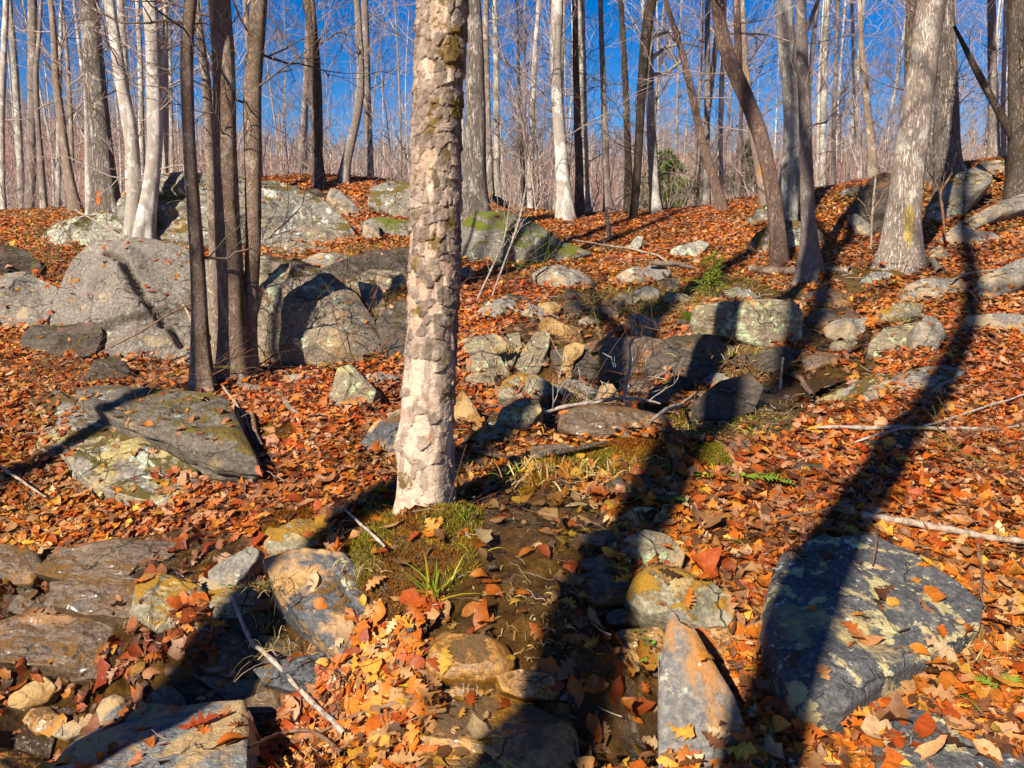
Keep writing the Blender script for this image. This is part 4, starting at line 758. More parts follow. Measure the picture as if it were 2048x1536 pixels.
tree([(1268,432,14),(1275,330,16),(1281,230,17),(1286,130,19),(1292,50,22),(1303,0,20)],'dark','dark brown leaning trunk crossing a grey one',Y=12.6,height=13,limbs=9)
tree([(1313,428,20),(1306,330,18),(1301,220,17),(1300,120,13),(1301,40,11),(1300,0,10)],'pale','grey trunk with long side limbs in front of the green evergreen',Y=13,height=13,limbs=10,low=4,
     forks=[[(1303,150,10),(1330,148,7),(1360,125,6),(1385,90,4),(1400,60,3)],[(1302,118,9),(1330,95,6),(1370,85,4),(1400,95,3)],[(1300,75,8),(1340,62,5),(1380,70,3)]])
tree([(1442,405,22),(1425,345,17),(1405,290,15),(1386,200,14),(1362,95,12),(1338,30,10),(1328,0,9)],'red','thin brown trunk leaning steeply left',Y=12.4,height=12,limbs=8)
tree([(1412,418,14),(1413,300,12),(1416,150,11),(1415,0,10)],'grey','upright grey stem behind the steep leaning one',Y=14.2,height=13,limbs=9)
tree([(1441,400,12),(1440,280,10),(1445,140,10),(1450,0,8)],'beech','faint white stem right of the steep leaning one',Y=15,height=13,limbs=8)
tree([(1558,490,35),(1553,430,29),(1541,350,28),(1522,265,28),(1490,190,28),(1460,125,29),(1437,60,26),(1434,0,23)],'red','reddish trunk bent in a long S from the mossy rock',Y=9.0,height=13,limbs=8,sides=26,flare=.2,forks=[[(1476,160,17),(1478,100,15),(1475,40,13),(1472,0,12)]])
tree([(1530,385,24),(1518,320,21),(1505,260,18),(1494,180,14),(1488,90,10),(1484,0,7)],'tan','broken barked trunk with raw orange wounds behind the bent one',Y=12,height=11,limbs=5,marks=[(1519,340,6,26,(.65,.25,.05)),(1496,150,5,20,(.62,.28,.07))])
tree([(1572,430,44),(1582,350,38),(1590,260,35),(1586,180,34),(1576,100,33),(1570,0,31)],'pale','stout pale grey trunk right of the bent reddish one',Y=10.6,height=16,limbs=12,Ls=3,sides=26)
tree([(1622,525,44),(1618,450,28),(1613,360,25),(1609,240,23),(1606,120,21),(1602,0,19)],'grey','smooth grey brown trunk with a forked foot beside the split log',Y=8.35,height=13,limbs=9,sides=24,flare=.4,low=4,forks=[[(1609,70,9),(1625,35,8),(1640,0,7)]])
tree([(1668,395,9),(1667,250,8),(1672,120,7),(1676,0,6)],'grey','thin straight stem left of the dark folded rock',Y=15,height=12,limbs=9)
tree([(1748,345,17),(1738,260,14),(1730,170,12),(1722,80,10),(1718,0,9)],'tan','tan bowed trunk beyond the dark folded rock',Y=13.5,height=13,limbs=9)
tree([(1722,370,10),(1713,250,9),(1708,120,8),(1703,0,6)],'beech','pale crooked stem beyond the dark folded rock',Y=15.5,height=13,limbs=10)
tree([(1818,420,18),(1817,300,18),(1820,150,19),(1822,0,19)],'mossy','mossy brown trunk half hidden by the yellow marked one',Y=11,height=14,limbs=9)
tree([(1797,532,86),(1801,490,70),(1808,420,64),(1820,320,61),(1836,200,55),(1850,100,52),(1863,0,50)],'big','big pale trunk with a yellow blotch near its foot',Y=8.3,height=17,limbs=14,Ls=3.5,sides=40,flare=.08,low=2,marks=[(1802,450,13,62,(.50,.37,.11)),(1838,395,7,30,(.52,.42,.24))])
tree([(1893,350,60),(1894,300,47),(1896,200,41),(1893,100,36),(1888,0,32)],'furrow','thick stringy grey trunk behind the yellow blotched one',Y=11.2,height=17,limbs=13,Ls=3.3,sides=28)
tree([(2058,395,84),(2052,340,60),(2047,250,52),(2043,120,46),(2040,0,44)],'mossy','dark mossy trunk cut by the right edge',Y=10.2,height=16,limbs=12,Ls=3,sides=32,flare=.3)
tree([(1987,325,21),(1986,220,18),(1984,120,16),(1982,0,14)],'grey','plain grey trunk left of the mossy edge trunk',Y=13.5,height=14,limbs=9)
tree([(2008,330,9),(2006,200,8),(2010,80,8),(2012,0,7)],'beech','slender pale stem squeezed beside the mossy edge trunk',Y=14.5,height=12,limbs=7)
tree([(2010,245,16),(1985,200,15),(1955,145,14),(1930,95,11),(1908,55,7)],'dark','dead limbless pole leaning against the mossy edge trunk',Y=9.3,height=5,limbs=0+1,low=0,name='dead_tree',cat='dead tree') if False else None
b_ = Bag(); pp = resample(np.c_[at([2040,2010,1985,1955,1930,1908],[300,245,200,145,95,52],[10.2,10.2,10.2,10.2,10.2,10.2]), np.array([17,16,15,14,10,6]) / 2 / F * 9.8], 20)
b_.tube(pp[:, :3], pp[:, 3], 10); tag(b_.build('dead_branch', BK['dark'], loc=pp[0, :3]), 'dark dead pole leaning against the mossy edge trunk', 'branch')

# ------------------------------------------------------------------ the flaky barked tree in front
def flaky_tree():
    A_ = np.array([(849,1062,150),(850,1035,126),(851,985,119),(852,900,118),(856,800,112),(862,700,107),(868,560,103),(871,420,101),(873,250,99),(879,120,98),(884,0,97),(888,-100,96)], float)
    Y = 3.62; P = at(A_[:, 0], A_[:, 1], Y); rd = A_[:, 2] / 2 / F * P[:, 1] * .99
    zb = P[0, 2] - .12; P = np.vstack([P[0] - [0, 0, .12], P]); rd = np.r_[rd[0] * 1.1, rd]
    root = empty('tree', [P[0, 0], Y, zb + .1], 'large foreground trunk with flaking plated bark and moss spots', 'tree'); org = np.array([P[0, 0], Y, zb + .1])
    nz, na = 800, 210; Q = resample(np.c_[P, rd], nz); P, rd = Q[:, :3], Q[:, 3]
    an = np.linspace(0, 2 * math.pi, na, endpoint=False); hz = (P[:, 2] - P[0, 2])[:, None] * np.ones(na); th = an[None] * np.ones((nz, 1))
    Rm = .108; X = np.cos(th) * Rm; Yy = np.sin(th) * Rm
    p3 = np.stack([X, Yy, hz], -1)
    # plates: jittered cells on the unrolled surface
    cw, ch = .047, .060; ncol = int(round(2 * math.pi * Rm / cw)); cw = 2 * math.pi * Rm / ncol
    wx = .030 * fbm(p3 * 13, 4, 60) + .006 * fbm(p3 * 60, 2, 61); wy = .048 * fbm(p3 * 9, 4, 64) + .006 * fbm(p3 * 60, 2, 65)
    U = th * Rm + wx; Vv = hz + wy; ci = np.floor(U / cw).astype(int); cj = np.floor(Vv / ch).astype(int)
    best = np.full(U.shape, 9.); sec = np.full(U.shape, 9.); bid = np.zeros(U.shape, int); bv = np.zeros(U.shape)
    for di in (-1, 0, 1):
        for dj in (-1, 0, 1):
            a, b = ci + di, cj + dj; am = np.mod(a, ncol)
            jx = (_h(am, b, 0 * a, 3) * .48 + .5) ; jy = _h(am, b, 0 * a, 5) * .48 + .5
            dx = (U - (a + jx) * cw) / cw; dy = (Vv - (b + jy) * ch) / ch; d = (np.abs(dx) ** 2.6 + np.abs(dy) ** 2.6) ** (1 / 2.6)
            m = d < best; sec = np.where(m, best, np.minimum(sec, d)); bid = np.where(m, am * 7919 + b, bid); bv = np.where(m, dy, bv); best = np.where(m, d, best)
    edge = sstep(.015, .05, sec - best + .05 * fbm(p3 * 70, 2, 70)); hid = _h(bid, bid * 0 + 3, bid * 0, 9) * .5 + .5
    front = .5 + .5 * np.cos(th - (math.pi * 1.5 - .25))      # where the bark has shed most
    keep_p = .93 - .62 * sstep(1.5, .45, hz) - .30 * np.exp(-((U - Rm * (math.pi * 1.5 - .05)) / .045) ** 2) * sstep(.3, 1.2, hz)
    big = fbm(p3 * np.array([9, 9, 3.2]), 3, 77)
    keep = (hid < keep_p + .30 * big) & (hz > .30 + .3 * big)
    pl = edge * keep
    for _ in range(1): pl = (pl * 2 + np.roll(pl, 1, 1) + np.roll(pl, -1, 1)) / 4
    lift = .0062 + .004 * (hid - .5) + .005 * np.clip(-bv * 1.6, -.5, 1)
    r = rd[:, None] + pl * lift - .004 + .0025 * fbm(p3 * 45, 4, 80) + .006 * big + .0012 * fbm(p3 * 160, 2, 83)
    # knot on the left low side, flare and root swell
    kx = np.exp(-(((th - math.pi * 1.08) / .22) ** 2 + ((hz - .52) / .055) ** 2)); kc = np.exp(-(((th - math.pi * 1.13) / .09) ** 2 + ((hz - .535) / .022) ** 2))
    r = r + .020 * kx - .022 * kc + .014 * np.exp(-(((th - math.pi * 1.15) / .2) ** 2)) * sstep(.55, .2, hz)
    r = r + .065 * np.exp(-np.maximum(hz, 0) / .11) * (1 + .8 * np.sin(th * 5 + 1) + .3 * np.sin(th * 3))
    V = P[:, None] + r[..., None] * np.stack([np.cos(th), np.sin(th), 0 * th], -1)
    # bark colours, with the shadow gaps between plates painted in
    fin = fbm(p3 * 60, 4, 90)[..., None] * .5 + .5; med = fbm(p3 * 14, 4, 93)[..., None] * .5 + .5; bg3 = big[..., None]
    under = np.array([.50,.34,.25]) * (.55 + .7 * fin) ; whiteish = np.array([.58,.45,.345]) * (.65 + .6 * fin)
    wt = sstep(.52, .70, med[..., 0] + .27 * sstep(1.4, .1, hz) + .15 * (front - .5))[..., None]; under = under * (1 - wt) + whiteish * wt
    plate = np.array([.235,.175,.135]) * (.30 + 1.3 * fin) * (.6 + .8 * hid[..., None]); crust = sstep(.56, .68, fbm(p3 * 34, 3, 99) * .5 + .5)[..., None]
    plate = plate * (1 - crust * .55) + np.array([.40,.33,.28]) * crust * .55
    lo = (.42 * sstep(1.2, .45, hz))[..., None]; plate = plate * (1 - lo) + under * .86 * lo
    C = under * (1 - pl[..., None]) + plate * pl[..., None]
    vc = sstep(.30, .36, np.abs(fbm(p3 * np.array([26, 26, 5]), 4, 131)))[..., None] * .35; C = C * (1 - vc)
    crack = (sstep(.0, .5, edge) < .35) & keep & (sec - best < .05); C = np.where(crack[..., None], C * .5, C); rim = (sec - best < .16) & (sec - best >= .05) & keep; C = np.where(rim[..., None], C * 1.18, C)  # plate edges darkened as the shade under the lifted plates
    mo = 1.25 * fbm(p3 * np.array([15, 15, 11]), 5, 101) + .42 * np.clip(np.cos(th - math.pi * 1.72), -.3, 1) * .8 * sstep(1.0, 1.8, hz) + .12 * fin[..., 0]
    mm = (sstep(.44, .72, mo + .35 * fbm(p3 * 95, 3, 107)) * .9)[..., None]
    foot = sstep(.24, .08, hz + .10 * big + .05 * np.cos(th - math.pi * 1.35) )[..., None]
    mc = np.array([.135,.085,.012]) * (.35 + 1.2 * fin) ; C = C * (1 - mm) + mc * mm; C = C * (1 - foot) + np.array([.11,.08,.012]) * (.3 + 1.3 * fin) * foot
    knob = np.exp(-(((U - Rm * math.pi * 1.56) / .016) ** 2 + ((hz - .56) / .02) ** 2))[..., None]; C = C * (1 - knob * .8) + np.array([.50,.22,.09]) * knob * .8
    k = NT('flaky_bark'); col = k.attr('Col'); nn = k.noise(130, 4, .75); k.bump(k.math('ADD', nn, k.math('MULTIPLY', k.noise(420, 2, .7), .5)), .7, .006)
    m = k.out(k.mix(1., col, k.ramp(nn, [(.28, .55), (.7, 1.1)]), 'MULTIPLY'), .88, .25)
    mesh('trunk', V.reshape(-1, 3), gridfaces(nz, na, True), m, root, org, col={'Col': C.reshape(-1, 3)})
    # upper stem and crown, above the frame
    up = [P[-1]]; rr_ = [rd[-1]]; rs = np.random.default_rng(77)
    for i in range(8): up.append(up[-1] + np.array([rs.normal(0, .08), rs.normal(0, .08), 1.25])); rr_.append(rd[-1] * (1 - .11 * (i + 1)))
    Q = resample(np.c_[np.array(up), np.array(rr_)], 50); v_, f_ = trunk_mesh(Q[:, :3], Q[:, 3], 20, rs, .03, 0); mesh('upper_trunk', v_.reshape(-1, 3), f_, BK['tan'], root, org)
    crown_for(Q[:, :3], Q[:, 3], .35, rs, 14, 2.8).build('crown', TW, root, org)
    return root
flaky_tree()

# ------------------------------------------------------------------ shadow casting trees behind the camera (they stand on the slope behind the photographer)
def back_tree(px, py, dist, wid, label, lean=(0, 0), height=16, bark='furrow', limbs=12, forks=0, side=0., pos=None):
    G = pos if pos is not None else ground(px, py); b = G[:2] - np.array([math.sin(SUN_AZ), math.cos(SUN_AZ)]) * dist
    rs = np.random.default_rng(900 + int(px)); z = np.linspace(0, height, 16); base = np.array([b[0], b[1], float(H(b[0], b[1])) - .1])
    P = base + np.stack([lean[0] * z + lean[1] * z * z / height + (.12 if pos is None else .0) * np.sin(z * .8 + px) * (z / 6), 0 * z, z], -1); rd = wid / 2 * (1 - .8 * (z / height) ** 1.3)
    Q = resample(np.c_[P, rd], 60); P, rd = Q[:, :3], Q[:, 3]; root = empty('tree', base + [0, 0, .1], label, 'tree', 'trees behind the camera')
    v_, f_ = trunk_mesh(P, rd, 18, rs, .05, .35); mesh('trunk', v_.reshape(-1, 3), f_, BK[bark], root, base)
    crown_for(P, rd, .5, rs, limbs, 2.6, 3, (5, 3)).build('crown', TW, root, base)
BT = [(1610,1400,5.0,.27,'grey trunk behind the camera whose shadow crosses the big lichened slab',(.0,-.0),17,12),
      (1225,1440,5.6,.31,'grey trunk behind the camera whose shadow runs down the muddy seep',(-.0,-.14),16,12),
      (400,1430,5.2,.40,'grey trunk behind the camera whose shadow crosses the pale blue slab',(-.01,0),15,10),
      (110,900,7.5,.17,'slim trunk behind the camera whose shadow falls on the flat lichened slab',(0,0),13,6)]
for a in BT: back_tree(*a[:5], lean=a[5], height=a[6], limbs=a[7])
back_tree(403, 755, 8.5, .15, 'narrow trunk behind and left of the camera that shades the clump', height=14, limbs=7, pos=at(390, 500, 5.95))

# ------------------------------------------------------------------ woods beyond the crest: templates, then one object per tree
def template(kind, rs, height, rad, limbs, Ls, h0, kids, levels=3):
    z = np.linspace(0, height, 14); w1, w2 = rs.uniform(0, 6, 2); bend = rs.uniform(-.05, .05)
    P = np.stack([bend * z + .015 * height * np.sin(z / height * 5 + w1), .012 * height * np.sin(z / height * 4 + w2), z], -1); P[:, :2] -= P[0, :2]
    rd = rad * (1 - .85 * (z / height) ** 1.2); Q = resample(np.c_[P, rd], 24)
    v, f = trunk_mesh(Q[:, :3], Q[:, 3], 8, rs, .04, .3); c = crown_for(Q[:, :3], Q[:, 3], h0, rs, limbs, Ls, levels, kids, .5)
    return v.reshape(-1, 3), f, np.vstack(c.V), np.vstack(c.F)
rs = np.random.default_rng(5)
FW = NT('far_twigs'); FWc = FW.out(FW.mix(FW.rnd(), (.18,.14,.135), (.36,.31,.29)), .9, .2)
tmpl = []
for i, (kd, hgt, rad, lb, Ls, h0) in enumerate([('beech',17,.08,16,3.2,.3),('grey',18,.085,16,3.6,.35),('grey',15,.075,14,3.0,.28),('beech',13,.06,12,2.4,.25),('tan',16,.07,14,3.2,.35),('tan',12,.055,12,2.4,.25),('pale',19,.085,16,3.8,.4),('pale',14,.065,14,2.8,.3)]):
    v, f, cv, cf = template(kd, rs, hgt, rad, lb, Ls, h0, (7, 5)); tv = bpy.data.meshes
    o1 = mesh('trunk', v, f, BK[kd]); o2 = mesh('crown', cv, cf, FWc); tmpl.append((o1.data, o2.data, kd)); bpy.data.objects.remove(o1); bpy.data.objects.remove(o2)
KIND = {'beech': 'whitish bare', 'pale': 'speckled grey bare', 'grey': 'grey bare', 'brown': 'brown bare', 'tan': 'tan bare'}
spots = []; tries = 0
def ok_sky(x, y):      # keep the open patch of sky and spacing
    px = 1024 + x / y * F * 1.0
    return not (1160 < px < 1300 and y < 60 and rs.random() < .85)
while len(spots) < 125 and tries < 9000:
    tries += 1; y = 15.5 + 62 * rs.random() ** 1.15; x = rs.uniform(-1, 1) * (y * .66 + 2.5)
    if not ok_sky(x, y): continue
    if all((x - a) ** 2 + (y - b) ** 2 > (1.1 + .025 * y) ** 2 for a, b in spots): spots.append((x, y))
NICK = [(-400,'the left edge'),(4,'the edge stem at left'),(84,'the wavering grey trunk'),(128,'the left curving brown trunk'),(200,'the orange blazed trunk'),(264,'the kinked beech'),(308,'the leaning pale beech'),(380,'the dark clump trunk'),(448,'the thick mossy trunk'),(507,'the right clump trunk'),(632,'the twin stemmed trunk'),(700,'the crooked elbow trunk'),(872,'the flaky barked trunk'),(950,'the large furrowed trunk'),(1061,'the thin pale outcrop stem'),(1120,'the white crest beech'),(1160,'the narrow brown trunk'),(1210,'the thin sky gap trunk'),(1257,'the straight dark trunk'),(1305,'the long limbed grey trunk'),(1408,'the steep leaning trunk'),(1530,'the bent reddish trunk'),(1587,'the stout pale grey trunk'),(1611,'the fork footed trunk'),(1741,'the tan bowed trunk'),(1822,'the yellow blotched trunk'),(1894,'the stringy grey trunk'),(1986,'the plain grey trunk'),(2037,'the mossy edge trunk'),(2500,'the right edge')]
DIST = ['nearest', 'second nearest', 'third nearest', 'fourth nearest', 'fifth nearest', 'sixth nearest', 'seventh nearest', 'eighth nearest', 'ninth nearest', 'tenth nearest']; cnt = {}
for x, y in sorted(spots, key=lambda q: q[1]):
    tm, cm, kd = tmpl[int(rs.integers(len(tmpl)))]; px = 1024 + x / y * F; g_ = max(i for i, q in enumerate(NICK) if q[0] < max(px, -399)); g_ = min(g_, len(NICK) - 2); key = (kd, g_); cnt[key] = cnt.get(key, 0) + 1; nth = DIST[min(cnt[key], 10) - 1]
    lab = f"{nth} {KIND[kd]} back tree between {NICK[g_][1]} and {NICK[g_+1][1]}"
    if len(lab.split()) > 16: lab = lab.replace(' back tree', '').replace('bare', 'tree')
    r = empty('tree', (x, y, float(H(x, y)) - .1), lab, 'tree', 'bare woods beyond the crest')
    r.rotation_euler = (rs.normal(0, .02), rs.normal(0, .025), rs.uniform(0, 6.28)); s = rs.uniform(.75, 1.15); r.scale = (s, s, s)
    for nm, dt in (('trunk', tm), ('crown', cm)):
        c = bpy.data.objects.new(nm, dt); COL.objects.link(c); c.parent = r
# whippy saplings between the trees
saps = []
for i in range(3):
    z = np.linspace(0, 4.2, 10); P = np.stack([.12 * np.sin(z + i * 2) * z / 3, .1 * np.sin(z * 1.3 + i) * z / 3, z], -1); rd = .016 * (1 - .8 * z / 4.2)
    bg_ = Bag(); bg_.tube(P, rd, 5); c = crown_for(P, rd, .12, rs, 22, 1.25, 3, (5, 3), .6); n0 = bg_.n
    V = np.vstack(bg_.V + c.V); Fq = np.vstack([bg_.F[0]] + [f + n0 for f in c.F]); o = mesh('sapling', V, Fq, TW if i else TWD); saps.append(o.data); bpy.data.objects.remove(o)
cs = {}
for i in range(90):
    y = 13.6 + 20 * rs.random() ** 1.2; x = rs.uniform(-1, 1) * (y * .64 + 1); px = 1024 + x / y * F
    if 1165 < px < 1300: continue
    j = int(rs.integers(3)); o = bpy.data.objects.new('sapling', saps[j]); COL.objects.link(o); o.location = (x, y, float(H(x, y)) - .05); o.rotation_euler = (rs.normal(0, .08), rs.normal(0, .1), rs.uniform(0, 6.28)); s = rs.uniform(.5, 1.1); o.scale = (s, s, s)
    g_ = min(max(i_ for i_, q in enumerate(NICK) if q[0] < max(px, -399)), len(NICK) - 2); ad = ['dark', 'pale', 'grey'][j]; cs[(ad, g_)] = cs.get((ad, g_), 0) + 1; pre = {1: '', 2: 'second ', 3: 'third ', 4: 'fourth ', 5: 'fifth ', 6: 'sixth ', 7: 'seventh '}.get(cs[(ad, g_)], 'another ')
    tag(o, f'{pre}{ad} sapling between {NICK[g_][1]} and {NICK[g_+1][1]}', 'sapling', 'twiggy saplings beyond the crest')
# the far wooded ridge, uncountable: simple branched stems in one mesh
N = 5200; yy = 70 + 230 * rs.random(N) ** .8; xx = rs.uniform(-1, 1, N) * (yy * .68 + 5); zz = H(xx, yy); hh = rs.uniform(4.5, 9.5, N) * np.clip(yy / 180, .55, 1)
k3 = np.linspace(0, 1, 3)[None, :, None]; B0 = np.stack([xx, yy, zz - .2], -1)
top = B0 + np.stack([rs.normal(0, .5, N), rs.normal(0, .5, N), hh], -1)
V1, F1 = tubes(B0[:, None] * (1 - k3) + top[:, None] * k3, (np.array([.13, .09, .03])[None] * rs.uniform(.6, 1.3, (N, 1))), 3)
M_ = 15; ii = np.repeat(np.arange(N), M_); f = rs.uniform(.25, .98, len(ii))[:, None]; O = B0[ii] * (1 - f) + top[ii] * f
az = rs.uniform(0, 6.28, len(ii)); Lb = rs.uniform(1.2, 3.4, len(ii)) * (1.15 - f[:, 0]); Dd = np.stack([np.cos(az) * .75, np.sin(az) * .75, rs.uniform(.35, 1.1, len(ii))], -1)
V2, F2 = tubes(O[:, None] + k3 * Dd[:, None] * Lb[:, None, None] + rs.normal(0, .12, (len(ii), 3, 3)) * k3, np.tile([.05, .035, .012], (len(ii), 1)), 3)
c1 = np.repeat(np.array([[.36,.32,.31]]) * rs.uniform(.5, 1.2, (N, 1)), 9, 0); c2 = np.repeat(np.array([[.22,.17,.165]]) * rs.uniform(.6, 1.3, (len(ii), 1)), 9, 0)
o = mesh('distant_woods', np.vstack([V1, V2]), np.vstack([F1, F2 + len(V1)]), colmat('distant_wood', .9), col=np.vstack([c1, c2])); tag(o, 'bare purple brown woods covering the far ridge', 'woods', kind='stuff')

# ------------------------------------------------------------------ leaf litter
def leaf_templates():
    T = []
    def build(ts, wl, wr, bx=.0, tip=1.):
        n_ = len(ts); ts = np.array(ts); y = (ts - .5); L = np.stack([-np.array(wl), y + .02 * np.sin(ts * 20)], -1); Rg = np.stack([np.array(wr), y - .01 * np.sin(ts * 17)], -1); Mi = np.stack([np.zeros(n_) + bx * np.sin(ts * 3.1), y], -1)
        v = np.stack([L + Mi * [1, 0], Mi, Rg + Mi * [1, 0]], 1).reshape(-1, 2); i = np.arange(n_ - 1)[:, None] * 3
        f = np.concatenate([i + [0, 1, 4, 3], i + [1, 2, 5, 4]], 0); T.append((v, f))
    t = [0, .07, .14, .24, .32, .43, .52, .63, .72, .83, .91, 1.]
    build(t, [.01,.05,.13,.05,.25,.09,.33,.10,.28,.08,.13,.0], [.01,.06,.05,.17,.07,.29,.10,.32,.11,.20,.09,.0], .02)       # lobed oak
    build(t, [.01,.03,.17,.06,.30,.10,.20,.34,.13,.22,.10,.0], [.01,.05,.16,.07,.24,.13,.33,.12,.26,.09,.11,.0], -.03)     # lobed oak 2
    t = [0, .1, .22, .38, .55, .72, .87, 1.]
    build(t, [.01,.12,.22,.27,.25,.19,.10,.0], [.01,.11,.21,.26,.26,.20,.09,.0], .02)      # beech
    build(t, [.01,.22,.36,.32,.24,.34,.18,.0], [.01,.20,.38,.30,.26,.31,.16,.02], 0)       # tulip / maple
    build(t, [.01,.07,.13,.16,.15,.12,.06,.0], [.01,.06,.12,.15,.16,.11,.06,.0], .05)      # narrow
    t = [0, .25, .5, .78, 1.]
    build(t, [.02,.24,.16,.28,.0], [.02,.18,.30,.14,.0], .02); build(t, [.02,.22,.28,.18,.0], [.02,.20,.27,.17,.0], 0)       # far ones
    return T
LT = leaf_templates()
PAL = np.array([(.60,.165,.014),(.58,.125,.010),(.40,.065,.007),(.70,.27,.035),(.62,.30,.13),(.52,.22,.085),(.70,.42,.24),(.72,.36,.04),(.16,.055,.02),(.36,.16,.07),(.40,.07,.01),(.09,.035,.016)])
PW = np.array([.15,.13,.10,.08,.10,.12,.05,.04,.09,.11,.03,.05]); PW = PW / PW.sum()
def rotm(n_, rs, tilt, nrm):
    """random yaw, tilt away from the surface normal"""
    th = rs.uniform(0, 2 * math.pi, n_); ax = rs.uniform(0, 2 * math.pi, n_); tl = np.abs(rs.normal(0, tilt, n_)); tl = np.where(rs.random(n_) < .10, tl + .5, tl)
    z = nrm / np.linalg.norm(nrm, axis=1, keepdims=True)
    a = np.cross(z, np.array([0.3, 1., 0.1])); a /= np.linalg.norm(a, axis=1, keepdims=True); b = np.cross(z, a)
    z2 = z * np.cos(tl)[:, None] + (a * np.cos(ax)[:, None] + b * np.sin(ax)[:, None]) * np.sin(tl)[:, None]
    a = np.cross(z2, np.array([0.2, 1., 0.3])); a /= np.linalg.norm(a, axis=1, keepdims=True); b = np.cross(z2, a)
    x = a * np.cos(th)[:, None] + b * np.sin(th)[:, None]; y = np.cross(z2, x)
    return np.stack([x, y, z2], -1)
def scatter(n_, rs):
    # positions with density falling with distance
    y = np.exp(rs.uniform(math.log(1.7), math.log(14.6), n_ * 2)); 
    keepd = rs.random(n_ * 2) < np.clip((y / 14.6) ** .75, .24, 1); y = y[keepd]
    x = rs.uniform(-1, 1, len(y)) * (y * .66 + 1.2); w = rs.random(len(y)) < (y * .66 + 1.2) / (14.6 * .66 + 1.2) * 1.0 + .25
    return x[w], y[w]
def litter():
    rs = np.random.default_rng(21); bag = Bag()
    x, y = scatter(640000, rs); z = H(x, y); md = zone(x, y, WM); ms = zone(x, y, WS)
    clump = n2(x, y, 1.1, 3, 51)
    ed = []
    for E in EDGE:
        L_ = np.linalg.norm(np.diff(E, axis=0), axis=1); L_ = L_[L_ < .3].sum(); k_ = int(L_ / .0065); j_ = rs.integers(len(E), size=k_); ed.append(E[j_][:, :2] + rs.normal(0, .045, (k_, 2)) + [0, -.02])
    ed = np.vstack(ed); nb = len(x); x = np.r_[x, ed[:, 0]]; y = np.r_[y, ed[:, 1]]; z = H(x, y); md = zone(x, y, WM); ms = zone(x, y, WS); clump = n2(x, y, 1.1, 3, 51); drift = np.r_[np.zeros(nb), np.ones(len(ed))]
    soil = n2(x, y, 2.4, 3, 91); p = np.clip(.92 + .5 * clump, .45, 1) * np.where(soil < -.30, .45, 1) * (1 - .91 * md) * (1 - .95 * ms) * np.where(drift > 0, np.where(md > 0, 2.5, 1), 1)
    keep = rs.random(len(x)) < p; x, y, z, md = x[keep], y[keep], z[keep], md[keep]
    e_, j_ = [], []
    e = .06; nx = -(H(x + e, y) - z) / e; ny = -(H(x, y + e) - z) / e; nr = np.stack([nx, ny, np.ones(len(x))], -1)
    z = z + np.abs(rs.normal(0, .014, len(x))) + .008 + .03 * np.clip(clump[keep], 0, 1) * (1 - md) + drift[keep] * rs.uniform(0, .045, len(x))
    ok = np.ones(len(x), bool)
    for i in range(len(x)):
        h = RBVH.ray_cast(Vector((x[i], y[i], 4.5)), Vector((0, 0, -1)))
        if h[0] is not None and h[0].z > z[i] - .01:
            hn = h[1]
            if hn.z < .0: hn = -hn
            pr = .022 if hn.z > .55 else .0
            if h[0].z - z[i] < .05 and hn.z > .4: pr = .25
            if rs.random() > pr: ok[i] = False
            else: z[i] = h[0].z + .006; nr[i] = (hn.x, hn.y, max(hn.z, .3))
    x, y, z, nr, md = x[ok], y[ok], z[ok], nr[ok], md[ok]; n_ = len(x)
    far = y > 6.2; kind = np.where(far, rs.choice([5, 6], n_), rs.choice(5, n_, p=[.27, .2, .27, .16, .10]))
    size = np.where(far, rs.uniform(.035, .085, n_), np.where(y < 4.2, rs.uniform(.04, .115, n_), rs.uniform(.03, .095, n_))) * np.where(rs.random(n_) < .07, 1.35, 1); bit = rs.random(n_) < .24; size = np.where(bit, size * .42, size)
    red = n2(x, y, .7, 2, 71); ci = rs.choice(len(PAL), n_, p=PW); C = PAL[ci] * rs.uniform(.7, 1.15, (n_, 1))
    dk = (1 - .45 * md)[:, None]; C = C * dk; C = np.where(bit[:, None], C * [.42, .5, .7], C); C = C * (.74 + .26 * sstep(-.35, .15, n2(x, y, 1.6, 3, 95)))[:, None]; C[:, 1] *= np.clip(1 + .25 * red, .7, 1.25)
    Rm = rotm(n_, rs, .30, nr); cu = rs.normal(0, 1.1, n_); cl = rs.normal(0, .9, n_); tw = rs.normal(0, .9, n_)
    for k_, (tv, tf) in enumerate(LT):
        s = np.where(kind == k_)[0]
        if not len(s): continue
        X = tv[None, :, 0]; Y_ = tv[None, :, 1]; jag = rs.normal(0, .018, (len(s), len(tv)))
        Z = cu[s, None] * X ** 2 + cl[s, None] * Y_ ** 2 * .6 + tw[s, None] * X * Y_ + jag + .05 * np.abs(X)
        L = np.stack([X + 0 * Z, Y_ + 0 * Z, Z], -1) * size[s, None, None]
        Wd = np.einsum('nij,nkj->nki', Rm[s], L) + np.stack([x[s], y[s], z[s]], -1)[:, None]
        Fq = (tf[None] + (np.arange(len(s)) * len(tv))[:, None, None]).reshape(-1, 4)
        edgec = 1 - .18 * (np.abs(X) / .3) + rs.normal(0, .05, (len(s), len(tv)))
        Cc = C[s][:, None] * edgec[..., None]
        bag.V.append(Wd.reshape(-1, 3)); bag.F.append(Fq + bag.n); bag.n += Wd.shape[0] * Wd.shape[1]; bag.C.append(np.clip(Cc, 0, 1).reshape(-1, 3))
    m = colmat('fallen_leaf', .55, .22, .35, 70, .35, .35)
    o = bag.build('fallen_leaves', m); tag(o, 'deep litter of orange, rust and tan oak and beech leaves', 'fallen leaves', kind='stuff'); print('LEAVES', n_, bag.n)
import os
if not os.environ.get('NOLEAF'): litter()

